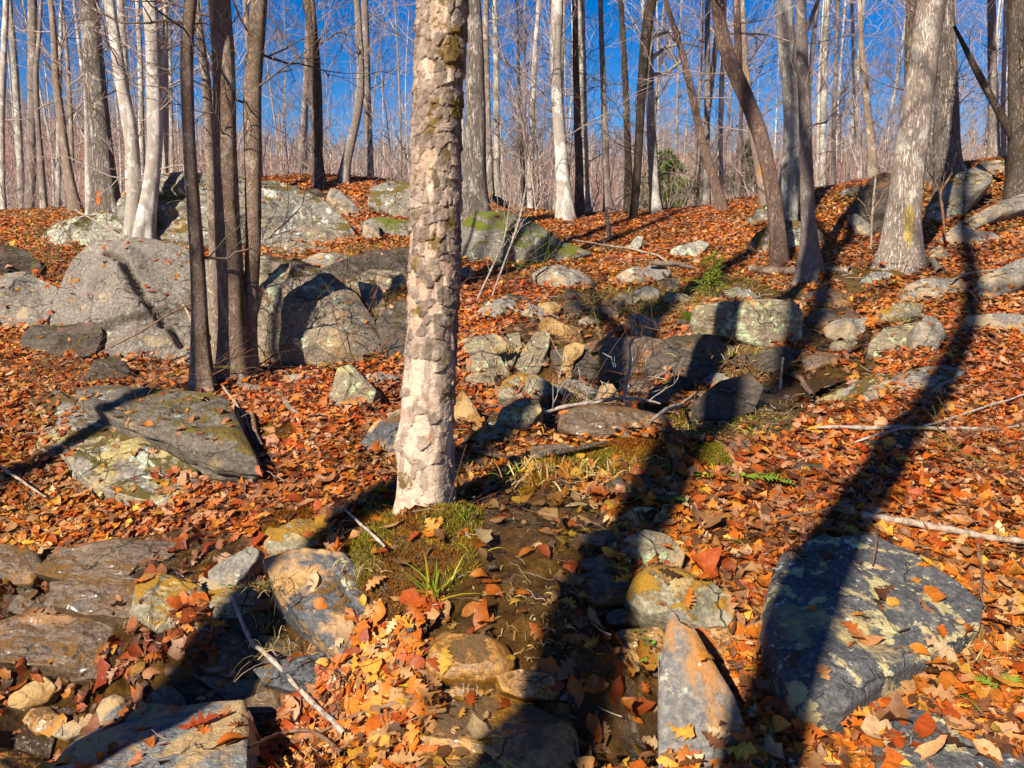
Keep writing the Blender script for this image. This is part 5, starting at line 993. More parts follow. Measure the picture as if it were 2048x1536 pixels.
# ------------------------------------------------------------------ sticks, logs and roots
STK = dict(pale=TWP, grey=plain('grey_stick', (.16,.125,.10), (.38,.32,.27), 25), brown=plain('brown_stick', (.07,.035,.018), (.20,.11,.06), 25), log=BK['tan'], dlog=BK['brown'])
SIN = [0]
def path3(pts, lift=.012):
    out = []
    for p in pts:
        Y = p[3] if len(p) > 3 else None
        if Y is None:
            q = ground(p[0], p[1]); h = RBVH.ray_cast(Vector((0, 0, 0)), Vector(ray(p[0], p[1])).normalized())
            if h[0] is not None and h[0].y < q[1] and h[0].y > 1.6: q = np.array(h[0])
            q = q + [0, 0, lift]
        else: q = at(p[0], p[1], Y)
        out.append([*q, p[2] / 2 / F * q[1]])
    return np.array(out)
def stick(pts, mat, label, name='stick', cat='stick', lift=.012, sides=7, wob=.6, twigs=0, group=None, k=None):
    rs = np.random.default_rng(3000 + SIN[0]); SIN[0] += 1
    A_ = path3(pts, lift); Q = resample(A_, k or max(10, len(pts) * 5)); P, r = Q[:, :3], Q[:, 3]
    P = P + fbm(np.stack([P[:, 0] * 6, P[:, 1] * 6, P[:, 0] * 0 + SIN[0]], -1), 3, 5)[:, None] * np.array([.3, .3, 1]) * r.mean() * wob * 2; r = r * (1 + .15 * np.sin(np.arange(len(r)) * 1.7 + SIN[0]))
    bag = Bag(); bag.tube(P, r, sides)
    if twigs:
        j = rs.integers(len(P) // 4, len(P) - 1, twigs); D = np.stack([rs.normal(0, .5, twigs), rs.normal(0, .4, twigs), rs.uniform(.2, .9, twigs)], -1) + (P[j] - P[j - 1]) / np.linalg.norm(P[j] - P[j - 1], axis=1, keepdims=True) * .8
        b2 = branch_set(P[j], D, rs.uniform(.12, .38, twigs), np.maximum(r[j] * .4, .002), 2, rs, kids=(4,), wig=.2); n0 = bag.n
        for v_, f_ in zip(b2.V, b2.F): bag.V.append(v_); bag.F.append(f_ + n0)
    o = bag.build(name, STK[mat] if isinstance(mat, str) else mat, loc=P[0]); tag(o, label, cat, group); return o
stick([(1722,1052,20),(1740,1052,17),(1800,1066,16),(1870,1080,15),(1950,1094,14),(2060,1110,13)],'pale','pale fallen branch resting on the big lichened slab',lift=.05,name='fallen_branch',cat='branch',wob=.4)
stick([(1955,1090,7),(1955,1130,7),(1965,1165,6),(1958,1200,6),(1968,1240,4)],'brown','forked twig hanging off the pale fallen branch over the slab edge',lift=.04)
stick([(1755,1068,6),(1752,1095,5),(1745,1140,4)],'brown','short twig lying on the top of the big lichened slab',lift=.02)
stick([(465,1215,7),(482,1262,9),(500,1310,10),(545,1350,11),(600,1410,12),(655,1465,13),(690,1500,14)],'grey','long grey stick slanting down through the bottom left leaves',lift=.06,name='fallen_branch',cat='branch')
stick([(545,1325,5),(570,1365,6),(610,1420,7),(640,1440,6)],'grey','thin grey stick lying parallel to the long one at bottom left',lift=.05)
stick([(500,1530,7),(560,1500,8),(620,1490,8),(660,1520,10),(685,1545,12)],'brown','curved brown stick at the bottom edge of the leaves',lift=.06)
stick([(640,1490,6),(690,1465,8),(740,1445,9),(800,1432,11),(850,1405,12),(862,1370,10)],'brown','wet dark stick against the bottom brown boulder',lift=.05)
stick([(0,952,6),(35,975,6),(70,1000,5),(95,1015,4)],'pale','bleached twig in the leaves at the left edge',lift=.06)
stick([(905,868,8,5.2),(960,852,9,5.2),(1050,835,8,5.2),(1130,812,8,5.25),(1200,802,8,5.3),(1270,795,6,5.35),(1320,808,4,5.4)],'grey','long bare fallen branch arching over the middle gully',name='fallen_branch',cat='branch',twigs=9,sides=8)
stick([(1280,900,2,5.0),(1262,840,4,5.1),(1248,790,5,5.2),(1262,730,5,5.3),(1258,680,4,5.4),(1290,670,3,5.4)],'grey','thin bent sapling stem standing in the middle gully',name='sapling',cat='sapling',twigs=5)
stick([(1632,868,5),(1700,870,9),(1800,868,9),(1900,872,8),(1980,868,7),(2060,862,6)],'grey','long straight grey stick across the leaves at right',lift=.04)
stick([(1700,905,4),(1780,880,5),(1850,870,5),(1940,840,5),(2060,800,4)],'grey','thin stick crossing the long straight one at right',lift=.05)
stick([(1490,1075,4),(1560,1055,6),(1650,1035,6),(1730,1020,7),(1780,975,6),(1792,955,4)],'brown','curved brown stick above the big lichened slab',lift=.04)
stick([(1500,545,12),(1560,550,15),(1620,552,15),(1700,550,13)],'log','split weathered log lying beyond the blocky boulder',name='log',cat='log',lift=.05,sides=12)
stick([(940,378,8,11.8),(970,392,13,11.7),(1010,408,14,11.5),(1045,425,9,11.4)],'brown','reddish rotten log sloping down onto the green outcrop',name='log',cat='log',sides=10)
stick([(1300,548,10),(1340,552,12),(1385,560,8)],'log','broken brown log end on the blue grey rock',name='log',cat='log',lift=.12,sides=10)
stick([(1145,490,3),(1240,505,5),(1300,515,5),(1355,545,4)],'pale','pale thin stick beside the chalk white stone',lift=.06)
stick([(1567,712,5,6.1),(1562,745,7,6.1),(1560,780,7,6.1),(1562,815,8,6.1)],'pale','broken upright twig standing in the pool')
stick([(1585,765,9),(1605,785,12),(1622,815,9)],'brown','short dark stub of wood leaning in the pool',lift=.08)
stick([(1220,478,9,11.0),(1216,450,9,11.0),(1213,418,6,11.0)],'log','small broken snag on the crest below the open sky',name='stump',cat='stump',sides=9)
stick([(1208,500,7),(1210,485,7),(1214,472,5)],'pale','little grey stub standing in the leafy slope',name='stump',cat='stump')
stick([(1860,535,12),(1870,545,12),(1880,555,14)],'pale','short pale chunk of wood below the small pointed stone',name='log',cat='log',lift=.07,sides=9)
stick([(1900,575,3),(1930,562,5),(1985,552,4)],'pale','white forked twig on the flat right ledge',lift=.06)
stick([(655,565,3,7.6),(700,575,5,7.4),(745,620,6,7.2),(790,670,6,6.9),(815,690,5,6.7)],'brown','thin bowed branch reaching down behind the flaky barked trunk',name='fallen_branch',cat='branch',twigs=6)
stick([(150,420,3,8.2),(215,455,4,8.0),(290,510,6,7.6),(340,575,6,7.2),(375,620,5,7.0),(390,660,4,6.8)],'pale','long pale stem arching across the cracked boulder',name='briar',cat='briar',twigs=4)
stick([(200,705,3,6.6),(280,665,4,6.6),(350,620,4,6.6),(400,600,3,6.6)],'brown','red brown briar stem rising over the cracked boulder foot',name='briar',cat='briar',twigs=4)
stick([(520,730,3,6.6),(580,690,4,6.7),(570,640,4,6.8),(600,600,3,6.9)],'brown','dark branching twig before the rounded lichened boulder',name='fallen_branch',cat='branch',twigs=10)
stick([(690,1040,4),(715,1065,6),(745,1095,7),(770,1120,6)],'grey','grey twig lying on the moss left of the flaky barked trunk',lift=.05)
stick([(1215,905,5),(1170,918,10),(1100,930,12),(1020,935,10),(960,925,6)],'dlog','dark rotting log in the shade behind the flaky barked trunk',name='log',cat='log',lift=.05,sides=10)
stick([(1300,860,7),(1330,840,9),(1365,822,8),(1395,800,6)],'grey','pale barked stick on the bank of the lower gully',lift=.05)
stick([(1180,722,6),(1215,692,9),(1245,668,8)],'brown','red brown stick leaning over the small waterfall',lift=.08)
stick([(430,770,5),(470,815,6),(500,870,7),(520,915,5)],'pale','thin pale root like stick on the edge of the mossy slab',lift=.05)
stick([(505,845,8),(510,880,12),(525,915,12)],'brown','thick rotten stub beside the mossy slab end',lift=.06)
stick([(860,530,3,6),(905,470,3,6.2),(940,420,2,6.3)],'grey','fine twig beside the flaky barked trunk') if False else None
for i, (a, b, c) in enumerate([((985,590),(1040,440),(1060,330)),((945,620),(1010,480),(1020,400))]):
    stick([(a[0],a[1],4,8.0),(b[0],b[1],4,8.0),(c[0],c[1],2,8.0)],'grey',['slim wand like sapling rising before the green outcrop','fainter slim sapling left of the wand like one'][i],name='sapling',cat='sapling',twigs=7)
stick([(1742,498,4,8.6),(1744,440,5,8.6),(1748,390,5,8.6),(1752,350,3,8.6)],'pale','thin white sapling in front of the dark folded rock',name='sapling',cat='sapling',twigs=4)
stick([(1890,470,4,8.8),(1885,420,6,8.8),(1880,385,5,8.8),(1905,345,4,8.8)],'brown','thin dark forked sapling before the broad grey crest boulder',name='sapling',cat='sapling',twigs=6)
for o in [o for o in COL.objects if o.get('label') == 'thick mossy trunk in the middle of the clump, with a bare root']:
    A_ = path3([(472,765,24),(490,783,17),(530,790,14),(562,800,13),(580,825,10),(600,838,6)], .03); Q = resample(A_, 26); v_, f_ = tubes(Q[None, :, :3], Q[None, :, 3], 10); mesh('root', v_, f_, BK['tan'], o, np.array(o.location))

# ------------------------------------------------------------------ blades: grass tufts, ferns, pine sapling, moss fringe
GM = colmat('blade', .6, .3, 0, 50, .3, .2)
def blades(P0, D, L_, w, C, rs, droop=.8, k=5):
    """curved flat blades; P0 (n,3), D (n,3) start direction"""
    n_ = len(P0); t = np.linspace(0, 1, k)[None, :, None]; D = D / np.linalg.norm(D, axis=1, keepdims=True)
    P = P0[:, None] + L_[:, None, None] * (D[:, None] * t - np.array([0, 0, 1.]) * t ** 2 * (droop if np.isscalar(droop) else droop[:, None, None]) * .6)
    sd = np.cross(D, rs.normal(0, 1, (n_, 3))); sd /= np.linalg.norm(sd, axis=1, keepdims=True)
    ww = (w if np.ndim(w) else np.full(n_, w))[:, None, None] * (1 - t ** 2 * .95) * .5
    V = np.stack([P - sd[:, None] * ww, P + sd[:, None] * ww], 2).reshape(-1, 3)
    f = np.array([[2*i, 2*i+1, 2*i+3, 2*i+2] for i in range(k - 1)]); Fq = (f[None] + (np.arange(n_) * 2 * k)[:, None, None]).reshape(-1, 4)
    return V, Fq, np.repeat(C, 2 * k, 0)
def tuft(px, py, n_, L_, label, cols, spread=.04, droop=.7, w=.004, name='grass_tuft', cat='grass', side=None, group=None):
    rs = np.random.default_rng(int(px * 7 + py)); c = ground(px, py); h = RBVH.ray_cast(Vector((0, 0, 0)), Vector(ray(px, py)).normalized())
    if h[0] is not None and 1.5 < h[0].y < c[1]: c = np.array(h[0])
    P0 = c + rs.normal(0, spread, (n_, 3)) * [1, 1, .15]; P0[:, 2] = c[2] - .01
    D = rs.normal(0, .45, (n_, 3)); D[:, 2] = rs.uniform(.6, 1.3, n_)
    if side is not None: D[:, :2] += np.array(side)
    C = np.array(cols)[rs.integers(len(cols), size=n_)] * rs.uniform(.7, 1.2, (n_, 1))
    V, Fq, Cc = blades(P0, D, L_ * rs.uniform(.5, 1.1, n_), w * rs.uniform(.7, 1.3, n_), C, rs, droop)
    o = mesh(name, V, Fq, GM, loc=c, smooth=False, col=Cc); tag(o, label, cat, group); return o
YG = [(.30,.34,.02),(.42,.38,.03),(.16,.24,.02)]; DRY = [(.52,.36,.12),(.45,.27,.08),(.60,.46,.22),(.34,.17,.05)]; GRN = [(.10,.20,.015),(.2,.3,.02)]
tuft(872,1195,34,.25,'bright yellow green sedge tuft below the flaky barked trunk',YG,.022,.5,.007)
tuft(925,1040,12,.13,'short green grass at the right foot of the flaky barked trunk',GRN,.02,.3,.005)
tuft(945,1090,14,.12,'arching yellow grass right of the trunk moss',YG,.03,.9,.004)
tuft(1120,935,260,.19,'dry straw tuft spilling off the mossy hummock in mid stream',DRY+YG[:1],.15,1.0,.0055,name='dry_grass',cat='dry grass')
tuft(1060,960,60,.15,'thin straw hanging at the left end of the mossy hummock',DRY,.08,1.2,.003,name='dry_grass',cat='dry grass')
tuft(770,1020,130,.15,'straw coloured grass at the left foot of the flaky barked trunk',DRY+YG[:1],.06,.9,.003,name='dry_grass',cat='dry grass')
tuft(1790,640,130,.13,'pale yellow grass tuft on the mossy rock at right',[(.62,.50,.14),(.5,.42,.08)],.07,1.1,.004)
tuft(1580,890,50,.10,'small yellow green tuft above the two ferns',YG+DRY[:1],.06,.9,.003)
tuft(1690,800,40,.08,'low green tuft below the long slanting slab',GRN+YG,.05,.7,.004)
tuft(600,1290,80,.20,'dry grass hanging beside the blue black slab',DRY,.08,1.3,.003,name='dry_grass',cat='dry grass')
tuft(720,1130,60,.17,'pale dry roots trailing over the moss mound',DRY[2:3]+DRY[:1],.05,1.5,.0025,name='dry_grass',cat='dry grass')
tuft(560,1170,70,.22,'thin green brown grass over the shaded blue black slab',DRY+GRN[:1],.06,1.2,.003,name='dry_grass',cat='dry grass')
tuft(1935,1290,60,.14,'dry grass clump by the right end of the big lichened slab',DRY,.05,.9,.004,name='dry_grass',cat='dry grass')
tuft(1455,1180,40,.10,'bleached curled grass between seep and big lichened slab',DRY[2:3],.05,1.1,.003,name='dry_grass',cat='dry grass')
tuft(300,1235,60,.11,'straw fringe on the yellow mossy rock',DRY,.08,1.3,.003,name='dry_grass',cat='dry grass')
tuft(1010,700,70,.2,'tangle of bleached stems left of the upright slabs',DRY,.12,.8,.004,name='dry_grass',cat='dry grass')
tuft(950,740,70,.2,'bleached stems just right of the flaky barked trunk',DRY,.12,.8,.004,name='dry_grass',cat='dry grass')
tuft(1450,705,90,.2,'brown grass between the dark rock and the blocky boulder',DRY+YG[:1],.15,1.,.004,name='dry_grass',cat='dry grass')
# dry grass too dense to count on the banks
def bank_grass():
    rs = np.random.default_rng(44); Vs, Fs, Cs, n0 = [], [], [], 0
    for (px, py, sx, sy, n_, L_, cl) in [(1340,600,130,45,6500,.16,DRY+YG[:1]),(1170,590,90,40,1800,.15,DRY),(740,520,110,30,4200,.22,DRY+YG[:1]),(720,600,110,45,1500,.22,DRY+YG[:1]),(1400,560,120,30,900,.14,YG+DRY),(1440,850,120,25,900,.09,YG+DRY),(1330,500,200,30,1800,.13,DRY),(1290,930,70,25,500,.07,DRY),(1560,930,200,60,500,.09,YG+DRY),(1480,740,80,50,900,.16,DRY),(1250,560,60,20,500,.14,DRY+YG[:1]),(980,590,60,40,400,.13,DRY+YG[:1]),(1100,1250,120,120,260,.07,DRY),(500,1200,80,60,300,.12,DRY),(650,700,200,30,300,.14,DRY)]:
        q = cast(rs.normal(px, sx * .6, n_), np.clip(rs.normal(py, sy * .6, n_), 440, 1500)); D = rs.normal(0, .5, (n_, 3)); D[:, 2] = rs.uniform(.4, 1.2, n_); D[:, 1] -= .4
        V, Fq, Cc = blades(q, D, L_ * rs.uniform(.4, 1.2, n_), .0048 * rs.uniform(.7, 1.6, n_), np.array(cl)[rs.integers(len(cl), size=n_)] * rs.uniform(.5, 1.1, (n_, 1)), rs, 1.1, 4)
        Vs.append(V); Fs.append(Fq + n0); Cs.append(Cc); n0 += len(V)
    o = mesh('dry_grass', np.vstack(Vs), np.vstack(Fs), GM, smooth=False, col=np.vstack(Cs)); tag(o, 'brown and straw coloured grass matted on the stream banks', 'dry grass', kind='stuff')
bank_grass()
def moss_pile():
    rs = np.random.default_rng(45); x, y = [], []
    for q in WS:
        a, b = q.min(0), q.max(0); n_ = int(min(26000, 26000 * (b - a).prod() / .25)) if b[1] < 5.5 else 1500
        u = rs.uniform(a, b, (n_, 2)); x.append(u[:, 0]); y.append(u[:, 1])
    x, y = np.concatenate(x), np.concatenate(y); m = zone(x, y, WS) > 0; x, y = x[m], y[m]; z = H(x, y) + .012; n_ = len(x)
    i = np.clip(np.searchsorted(xs, x), 1, len(xs) - 1); j = np.clip(np.searchsorted(ys, y), 1, len(ys) - 1)
    fx, fy = (x - xs[i-1]) / (xs[i] - xs[i-1]), (y - ys[j-1]) / (ys[j] - ys[j-1])
    z = GZ[j-1, i-1] * (1-fx) * (1-fy) + GZ[j-1, i] * fx * (1-fy) + GZ[j, i-1] * (1-fx) * fy + GZ[j, i] * fx * fy - .002
    g = n2(x, y, 5, 3, 12); C = np.where((g > .2)[:, None], (.22,.17,.010), np.where((g < -.0)[:, None], (.24,.085,.005), (.32,.17,.007))) * rs.uniform(.45, 1.3, (n_, 1))
    D = rs.normal(0, .6, (n_, 3)); D[:, 2] = 1
    V, Fq, Cc = blades(np.stack([x, y, z], -1), D, .021 * rs.uniform(.5, 1.6, n_), .0042, C, rs, .2, 3)
    o = mesh('moss', V, Fq, GM, smooth=False, col=Cc); tag(o, 'golden green moss cushions on the mounds and banks', 'moss', kind='stuff')
moss_pile()
def fern(px, py, dirs, label, L_=.3, n_pin=16, col=(.22,.40,.02)):
    c = ground(px, py) + [0, 0, .02]; rs = np.random.default_rng(int(px)); root = empty('fern', c, label, 'fern')
    for (ax, ay, up, s) in dirs:
        Lf = L_ * s; t = np.linspace(0, 1, n_pin); D = np.array([ax, ay, up], float); D /= np.linalg.norm(D); P = c + Lf * (D * t[:, None] - np.array([0, 0, .35]) * t[:, None] ** 2)
        sd = np.cross(D, [0, 0, 1.]); sd /= np.linalg.norm(sd); V0, F0 = tubes(P[None], np.full((1, n_pin), .0015), 4); B = [V0]; Fb = [F0]; n0 = len(V0)
        for sgn in (-1, 1):
            PL = Lf * .30 * np.sin(np.clip(t * .9 + .12, 0, 1) * math.pi) ** .8 + .004; DD = sgn * sd + D * .35 + np.array([0, 0, .15]) + rs.normal(0, .08, (n_pin, 3))
            V, Fq, _ = blades(P, DD, PL, Lf * .055, np.ones((n_pin, 3)), rs, .25, 4)
            # pinnae lie flat: rebuild width along the rachis
            V = V.reshape(n_pin, 4, 2, 3); mid = V.mean(2, keepdims=True); tt = np.linspace(0, 1, 4)[None, :, None, None]; hw = Lf * .030 * (1 - tt ** 2 * .9); V = mid + np.array([-1, 1])[None, None, :, None] * hw * D
            B.append(V.reshape(-1, 3)); Fb.append(Fq + n0); n0 += V.size // 3
        Vv = np.vstack(B); mesh('frond', Vv, np.vstack(Fb), GM, root, c, smooth=False, col=np.tile(np.array(col) * rs.uniform(.75, 1.25), (len(Vv), 1)))
    return root
fern(1395,655,[(-.5,-.6,.7,1),(.1,-.5,1,1),(-.9,-.3,.6,.8)],'bright green fern against the left side of the blocky boulder',.34)
fern(1440,960,[(-1,.1,.25,.8),(.9,-.2,.3,.7)],'small green fern left of the longer one in the right leaves',.24)
fern(1490,965,[(.9,-.35,.3,1.1),(.8,.3,.3,.8),(-.8,-.3,.3,.6)],'longer green fern lying in the right leaves',.22,col=(.2,.3,.03))
fern(1460,1090,[(.2,-.9,.5,.8),(-.3,.8,.5,.7)],'pale yellow fern left of the big lichened slab top',.18,col=(.42,.42,.05))
fern(1905,1400,[(.1,-.9,.45,1.),(-.15,.9,.5,.7)],'upright light green fern near the bottom right',.15,col=(.26,.34,.04))
fern(2010,1400,[(-.6,.5,.5,.9),(.5,.6,.5,.9),(.3,-.8,.4,.9)],'wide fern at the right edge near the bottom',.14,col=(.20,.29,.03))
fern(1415,745,[(-.7,.1,.6,1),(.6,-.3,.7,.9)],'yellow green fern under the dark shaded rock',.22,col=(.40,.40,.03))
fern(1300,1015,[(.7,-.2,.4,1),(-.6,.2,.4,.7)],'dark green fern in the trunk shadow on the seep',.18,col=(.06,.14,.02))
def herb(px, py, n_, label):
    c = path3([(px, py, 1)])[0, :3]; rs = np.random.default_rng(int(px)); B = Bag()
    for i in range(n_):
        p = c + rs.normal(0, .025, 3) * [1, 1, .5] + [0, 0, .012]; r = rs.uniform(.004, .008); a = np.linspace(0, 2 * math.pi, 8, endpoint=False); tl = rs.normal(0, .3, 2)
        v = np.stack([r * np.cos(a), r * np.sin(a), r * np.cos(a) * tl[0] + r * np.sin(a) * tl[1]], -1) + p; B.add(np.vstack([v, p + [0, 0, -.001]]), np.stack([np.arange(8), (np.arange(8) + 1) % 8, np.full(8, 8), np.full(8, 8)], -1)[:, :3], (.10,.26,.02))
    tag(B.build('seedling', GM, loc=c, smooth=False), label, 'seedling')
herb(462,1180,9,'tiny round leaved plant under the narrow tilted slab'); herb(1290,1290,16,'small clover like plant beside the dripping gap'); herb(860,1225,12,'small bright green sprig under the sedge tuft'); herb(1300,1330,10,'small green leaves hanging into the dripping gap')

def conifer(px, py, Y, hpx, wpx, label, name, cat, n_b, col, nl=.05, dens=26, seed=1):
    """a small needled tree: trunk + whorled boughs carrying short needles"""
    rs = np.random.default_rng(seed); b = at(px, py, Y); b[2] = max(b[2] - .0, -9); hgt = hpx / F * Y; wd = wpx / F * Y
    root = empty(name, b, label, cat); z = np.linspace(0, hgt, 12); P = b + np.stack([.03 * np.sin(z * 3), 0 * z, z], -1); V, Fq = tubes(P[None], (.012 * hgt + .004) * (1 - .85 * z[None] / hgt), 6); mesh('trunk', V, Fq, BK['brown'], root, b)
    B = Bag(); Vb, Fb, Cb, n0 = [], [], [], 0; f = rs.uniform(.12, 1, n_b); az = rs.uniform(0, 6.28, n_b); o = b + np.stack([0 * f, 0 * f, f * hgt], -1)
    D = np.stack([np.cos(az), np.sin(az), rs.uniform(.0, .5, n_b)], -1); L_ = wd * .55 * (1.15 - f) * rs.uniform(.6, 1.15, n_b) + .04
    t = np.linspace(0, 1, 5)[None, :, None]; PP = o[:, None] + L_[:, None, None] * (D[:, None] * t - np.array([0, 0, .25]) * t ** 2 + rs.normal(0, .05, (n_b, 5, 3)) * t); V, Fq = tubes(PP, np.tile(np.linspace(.006, .002, 5) * max(hgt, .5), (n_b, 1)), 3); B.add(V, Fq, (.08,.05,.03))
    ii = np.repeat(np.arange(n_b), dens); tt = rs.uniform(.1, 1, len(ii)); x = tt * 4; j = np.minimum(x.astype(int), 3); fr = (x - j)[:, None]; q = PP[ii, j] * (1 - fr) + PP[ii, j + 1] * fr + rs.normal(0, L_[ii, None] * .07, (len(ii), 3))
    Dn = rs.normal(0, .8, (len(ii), 3)) + D[ii] * .6; Dn[:, 2] += .3; C = np.array(col) * rs.uniform(.45, 1.4, (len(ii), 1)); V, Fq, Cc = blades(q, Dn, nl * rs.uniform(.6, 1.3, len(ii)), nl * .16, C, rs, .1, 3)
    n0 = B.n; B.V.append(V); B.F.append(Fq + n0); B.C.append(Cc); B.n += len(V); B.build('crown', GM, root, b, smooth=False)
g_ = ground(1425, 600)
conifer(1425,600,float(g_[1]),90,75,'little green pine sapling behind the blocky boulder','pine_sapling','pine sapling',26,(.17,.21,.015),.05,26,3)
conifer(1332,435,19,125,150,'bushy bright green evergreen behind the crest','evergreen_tree','evergreen tree',70,(.08,.17,.012),.11,60,5)
conifer(1490,400,26,110,90,'faint dull green evergreen deep in the woods','evergreen_tree','evergreen tree',70,(.06,.09,.03),.12,50,9)
# moss cushion, yellow, near the pine sapling
tag(tuft(1375,560,700,.05,None,[(.50,.40,.02),(.38,.34,.02)],.13,.3,.006,name='moss_cushion',cat=None), 'bright yellow moss cushion left of the little pine', 'moss', kind='stuff')

# ------------------------------------------------------------------ briars: tangles of arching thin stems
def briar(px, py, w_, h_, n_, label, green=.5, Y=None, seed=0):
    rs = np.random.default_rng(seed + int(px)); c = ground(px, py) if Y is None else at(px, py, Y); Yc = c[1]; s = Yc / F
    k = 9; t = np.linspace(0, 1, k)[None, :, None]; n_ = int(n_); x0 = rs.normal(0, w_ * .25 * s, n_); P0 = np.stack([c[0] + x0, c[1] + rs.normal(0, .15, n_), 0 * x0], -1); P0[:, 2] = H(P0[:, 0], P0[:, 1])
    D = np.stack([rs.normal(0, w_ * .45 * s, n_), rs.normal(0, .15, n_), rs.uniform(.25, 1, n_) * h_ * s], -1)
    P = P0[:, None] + D[:, None] * t + np.array([0, 0, -1.]) * (t ** 2) * rs.uniform(.0, .75, (n_, 1, 1)) * D[:, None, 2:3] + np.cumsum(rs.normal(0, .02, (n_, k, 3)), 1) * t
    V, Fq = tubes(P, np.tile(np.linspace(.0042, .0016, k), (n_, 1)), 4); Bg = Bag(); gc = np.where((rs.random(n_) < green)[:, None], (.20,.20,.03), (.22,.11,.06)); Bg.V.append(V); Bg.F.append(Fq); Bg.n = len(V); Bg.C.append(np.repeat(gc, k * 4, 0))
    m_ = 6; ii = np.repeat(np.arange(n_), m_); j = rs.integers(2, k - 1, len(ii)); o = P[ii, j]; Dk = P[ii, j] - P[ii, j - 1]; Dk /= np.linalg.norm(Dk, axis=1, keepdims=True); Dk = Dk + rs.normal(0, .7, (len(ii), 3)); Ls = rs.uniform(.05, .25, len(ii)); t4 = np.linspace(0, 1, 4)[None, :, None]
    P2 = o[:, None] + Ls[:, None, None] * Dk[:, None] * t4 + rs.normal(0, .012, (len(ii), 4, 3)) * t4; V, Fq = tubes(P2, np.tile([.002, .0017, .0013, .001], (len(ii), 1)), 3); Bg.V.append(V); Bg.F.append(Fq + Bg.n); Bg.n += len(V); Bg.C.append(np.repeat(gc[ii], 12, 0))
    tag(Bg.build('briar_bush', GM, loc=c), label, 'briar bush')
briar(640,735,260,230,26,'wiry leafless thicket over the rounded lichened boulder',.35)
briar(560,560,200,130,16,'green briar wisps on top of the rounded lichened boulder',.7,Y=8.2)
briar(330,480,260,140,20,'yellow green briars in front of the long mossy outcrop',.85,Y=8.6)
briar(120,460,220,260,16,'thin arching briars by the pale lichen covered rock',.5,Y=8.8)
briar(220,800,330,120,26,'red brown brambles above the two flat slabs',.1)
briar(1220,780,300,160,24,'bare wiry stems crossing the middle gully',.1)
briar(1430,720,180,160,12,'thin stems arching in front of the blocky boulder',.4)
briar(1100,870,300,110,22,'dead thin stems behind the straw tuft',.05)
briar(1000,560,220,110,12,'greenish stems below the green outcrop',.7)
briar(760,640,200,200,16,'thin stems behind the left of the flaky barked trunk',.5)
briar(1600,560,300,90,9,'fine pale stems by the split log',.2)
briar(1950,900,260,90,12,'fine reddish stems on the right slope',.1)
briar(60,760,220,140,12,'reddish bramble stems at the left edge',.3)
briar(620,1420,220,120,7,'thin dead stalks in the bottom leaves',.1)
briar(1750,1290,260,100,4,'few bare stalks rising before the big lichened slab',.0)

# ------------------------------------------------------------------ twigs in the litter and a haze of brush on the crest (uncountable)
def twig_litter():
    rs = np.random.default_rng(66); x, y = scatter(9000, rs); z = H(x, y) + rs.uniform(.01, .05, len(x)); n_ = len(x)
    for i in range(n_):
        h = RBVH.ray_cast(Vector((x[i], y[i], 4.5)), Vector((0, 0, -1)))
        if h[0] is not None and h[0].z > z[i]: z[i] = h[0].z - (.4 if rs.random() < .8 else -.01)
    L_ = rs.uniform(.04, .30, n_) * np.clip(y / 6, .6, 1.4); a = rs.uniform(0, 3.14, n_); t = np.linspace(-.5, .5, 5)[None, :, None]; D = np.stack([np.cos(a), np.sin(a), rs.normal(0, .18, n_)], -1)
    P = np.stack([x, y, z], -1)[:, None] + L_[:, None, None] * (D[:, None] * t + rs.normal(0, .04, (n_, 5, 3))); V, Fq = tubes(P, (rs.uniform(.0012, .004, n_)[:, None] * np.clip(y / 6, .7, 1.3)[:, None] * np.linspace(1, .5, 5)[None]), 4)
    C = np.where((rs.random(n_) < .45)[:, None], (.40,.31,.24), (.14,.075,.045)); o = mesh('twigs', V, Fq, GM, col=np.repeat(C, 20, 0)); tag(o, 'fine broken twigs strewn through the leaf litter', 'twigs', kind='stuff')
twig_litter()
def brush():
    rs = np.random.default_rng(67); n_ = 2000; y = rs.uniform(13.2, 30, n_); x = rs.uniform(-1, 1, n_) * (y * .66 + 1); z = H(x, y); D = np.stack([rs.normal(0, .35, n_), rs.normal(0, .3, n_), np.ones(n_)], -1)
    b = branch_set(np.stack([x, y, z], -1), D, rs.uniform(.4, 2.0, n_), rs.uniform(.004, .010, n_), 2, rs, kids=(5,), wig=.25, sides=(4, 3, 3)); o = b.build('undergrowth', plain('brush_stem', (.20,.13,.11), (.42,.31,.27), 6)); tag(o, 'grey brown leafless brush filling the woods floor beyond the crest', 'undergrowth', kind='stuff')
brush()

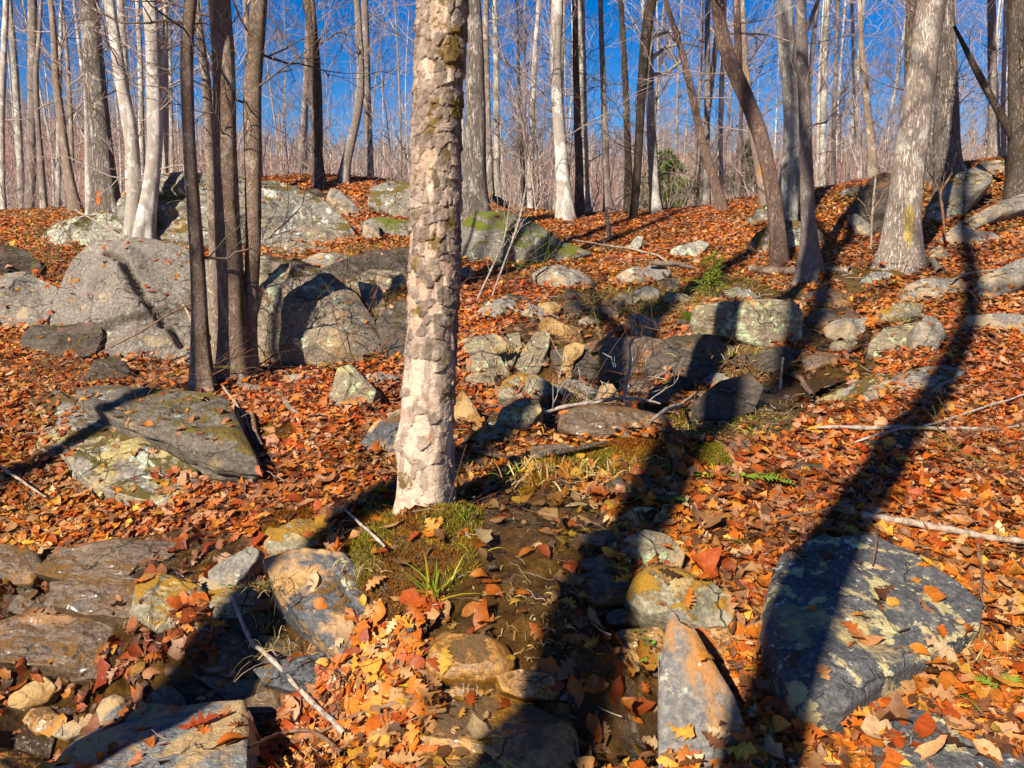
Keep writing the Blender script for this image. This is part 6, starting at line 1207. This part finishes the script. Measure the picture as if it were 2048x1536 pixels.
# ------------------------------------------------------------------ water
def water_mat(name, sc, st, tint=(.05,.03,.012), rough=.05):
    k = NT(name); k.out(tint, rough, .6); k.b.inputs['IOR'].default_value = 1.33; k.bump(k.noise(sc, 4, .6), st, .02); return k.m
WA = water_mat('stream_water', 30, .8, (.035,.020,.008)); WB = water_mat('falling_water', 60, 1., (.8,.8,.8), .08); WB.node_tree.nodes['Principled BSDF'].inputs['Transmission Weight'].default_value = .8
def pool(poly, label, lift=.02, name='stream_water', drape=True, flat=None):
    w = cast([p[0] for p in poly], [p[1] for p in poly])[:, :2]; a, b = w.min(0), w.max(0); st = max((b - a).max() / 110, .008); X, Y_ = np.meshgrid(np.arange(a[0], b[0], st), np.arange(a[1], b[1], st)); m = inpoly(X + .03 * n2(X, Y_, 9, 2, 3), Y_ + .03 * n2(X, Y_, 9, 2, 7), w)
    Z = H(X, Y_); 
    if flat is not None: Z = Z * .35 + np.percentile(Z[m], flat) * .65
    Z = Z + lift + .004 * n2(X, Y_, 14, 3, 2); Fq = gridfaces(X.shape[0], X.shape[1]); ok = m.ravel()[Fq].all(1); Fq = Fq[ok]; u, inv = np.unique(Fq, return_inverse=True); V = np.stack([X, Y_, Z], -1).reshape(-1, 3)[u]
    o = mesh(name, V, inv.reshape(-1, 4), WA); tag(o, label, 'stream', kind='structure')
pool([(1540,725),(1600,700),(1700,715),(1750,735),(1720,760),(1640,800),(1580,825),(1520,815),(1500,770)],'shallow dark pool of the stream below the blocky boulder',.03,flat=60)
pool([(-40,1125),(0,1105),(60,1118),(90,1130),(70,1150),(0,1155)],'trickle of the stream at the left edge',.03,flat=60)
pool([(-60,1400),(60,1400),(160,1440),(120,1480),(90,1560),(-60,1560)],'stream water in the bottom left corner',.022)
def drips(px, py0, py1, Y, n_, label, w_=10):
    rs = np.random.default_rng(int(px)); B = Bag()
    for i in range(n_):
        x = px + rs.normal(0, w_); P = resample(at([x, x + rs.normal(0, 2), x + rs.normal(0, 3)], [py0, (py0 + py1) / 2, py1], [Y, Y - .01, Y - .02]), 14); r = np.abs(np.sin(np.arange(14) * 1.3 + i)) * .0016 + .0005; B.tube(P, r, 5)
    o = B.build('falling_water', WB, loc=P[0]); tag(o, label, 'water', kind='structure')
drips(1318,1305,1470,2.62,5,'thin strings of water falling into the dark gap',6); drips(1262,712,735,6.2,4,'little waterfall dripping off the dark shelf',32)
drips(950,1362,1392,2.66,3,'drops falling from the amber stone',14)
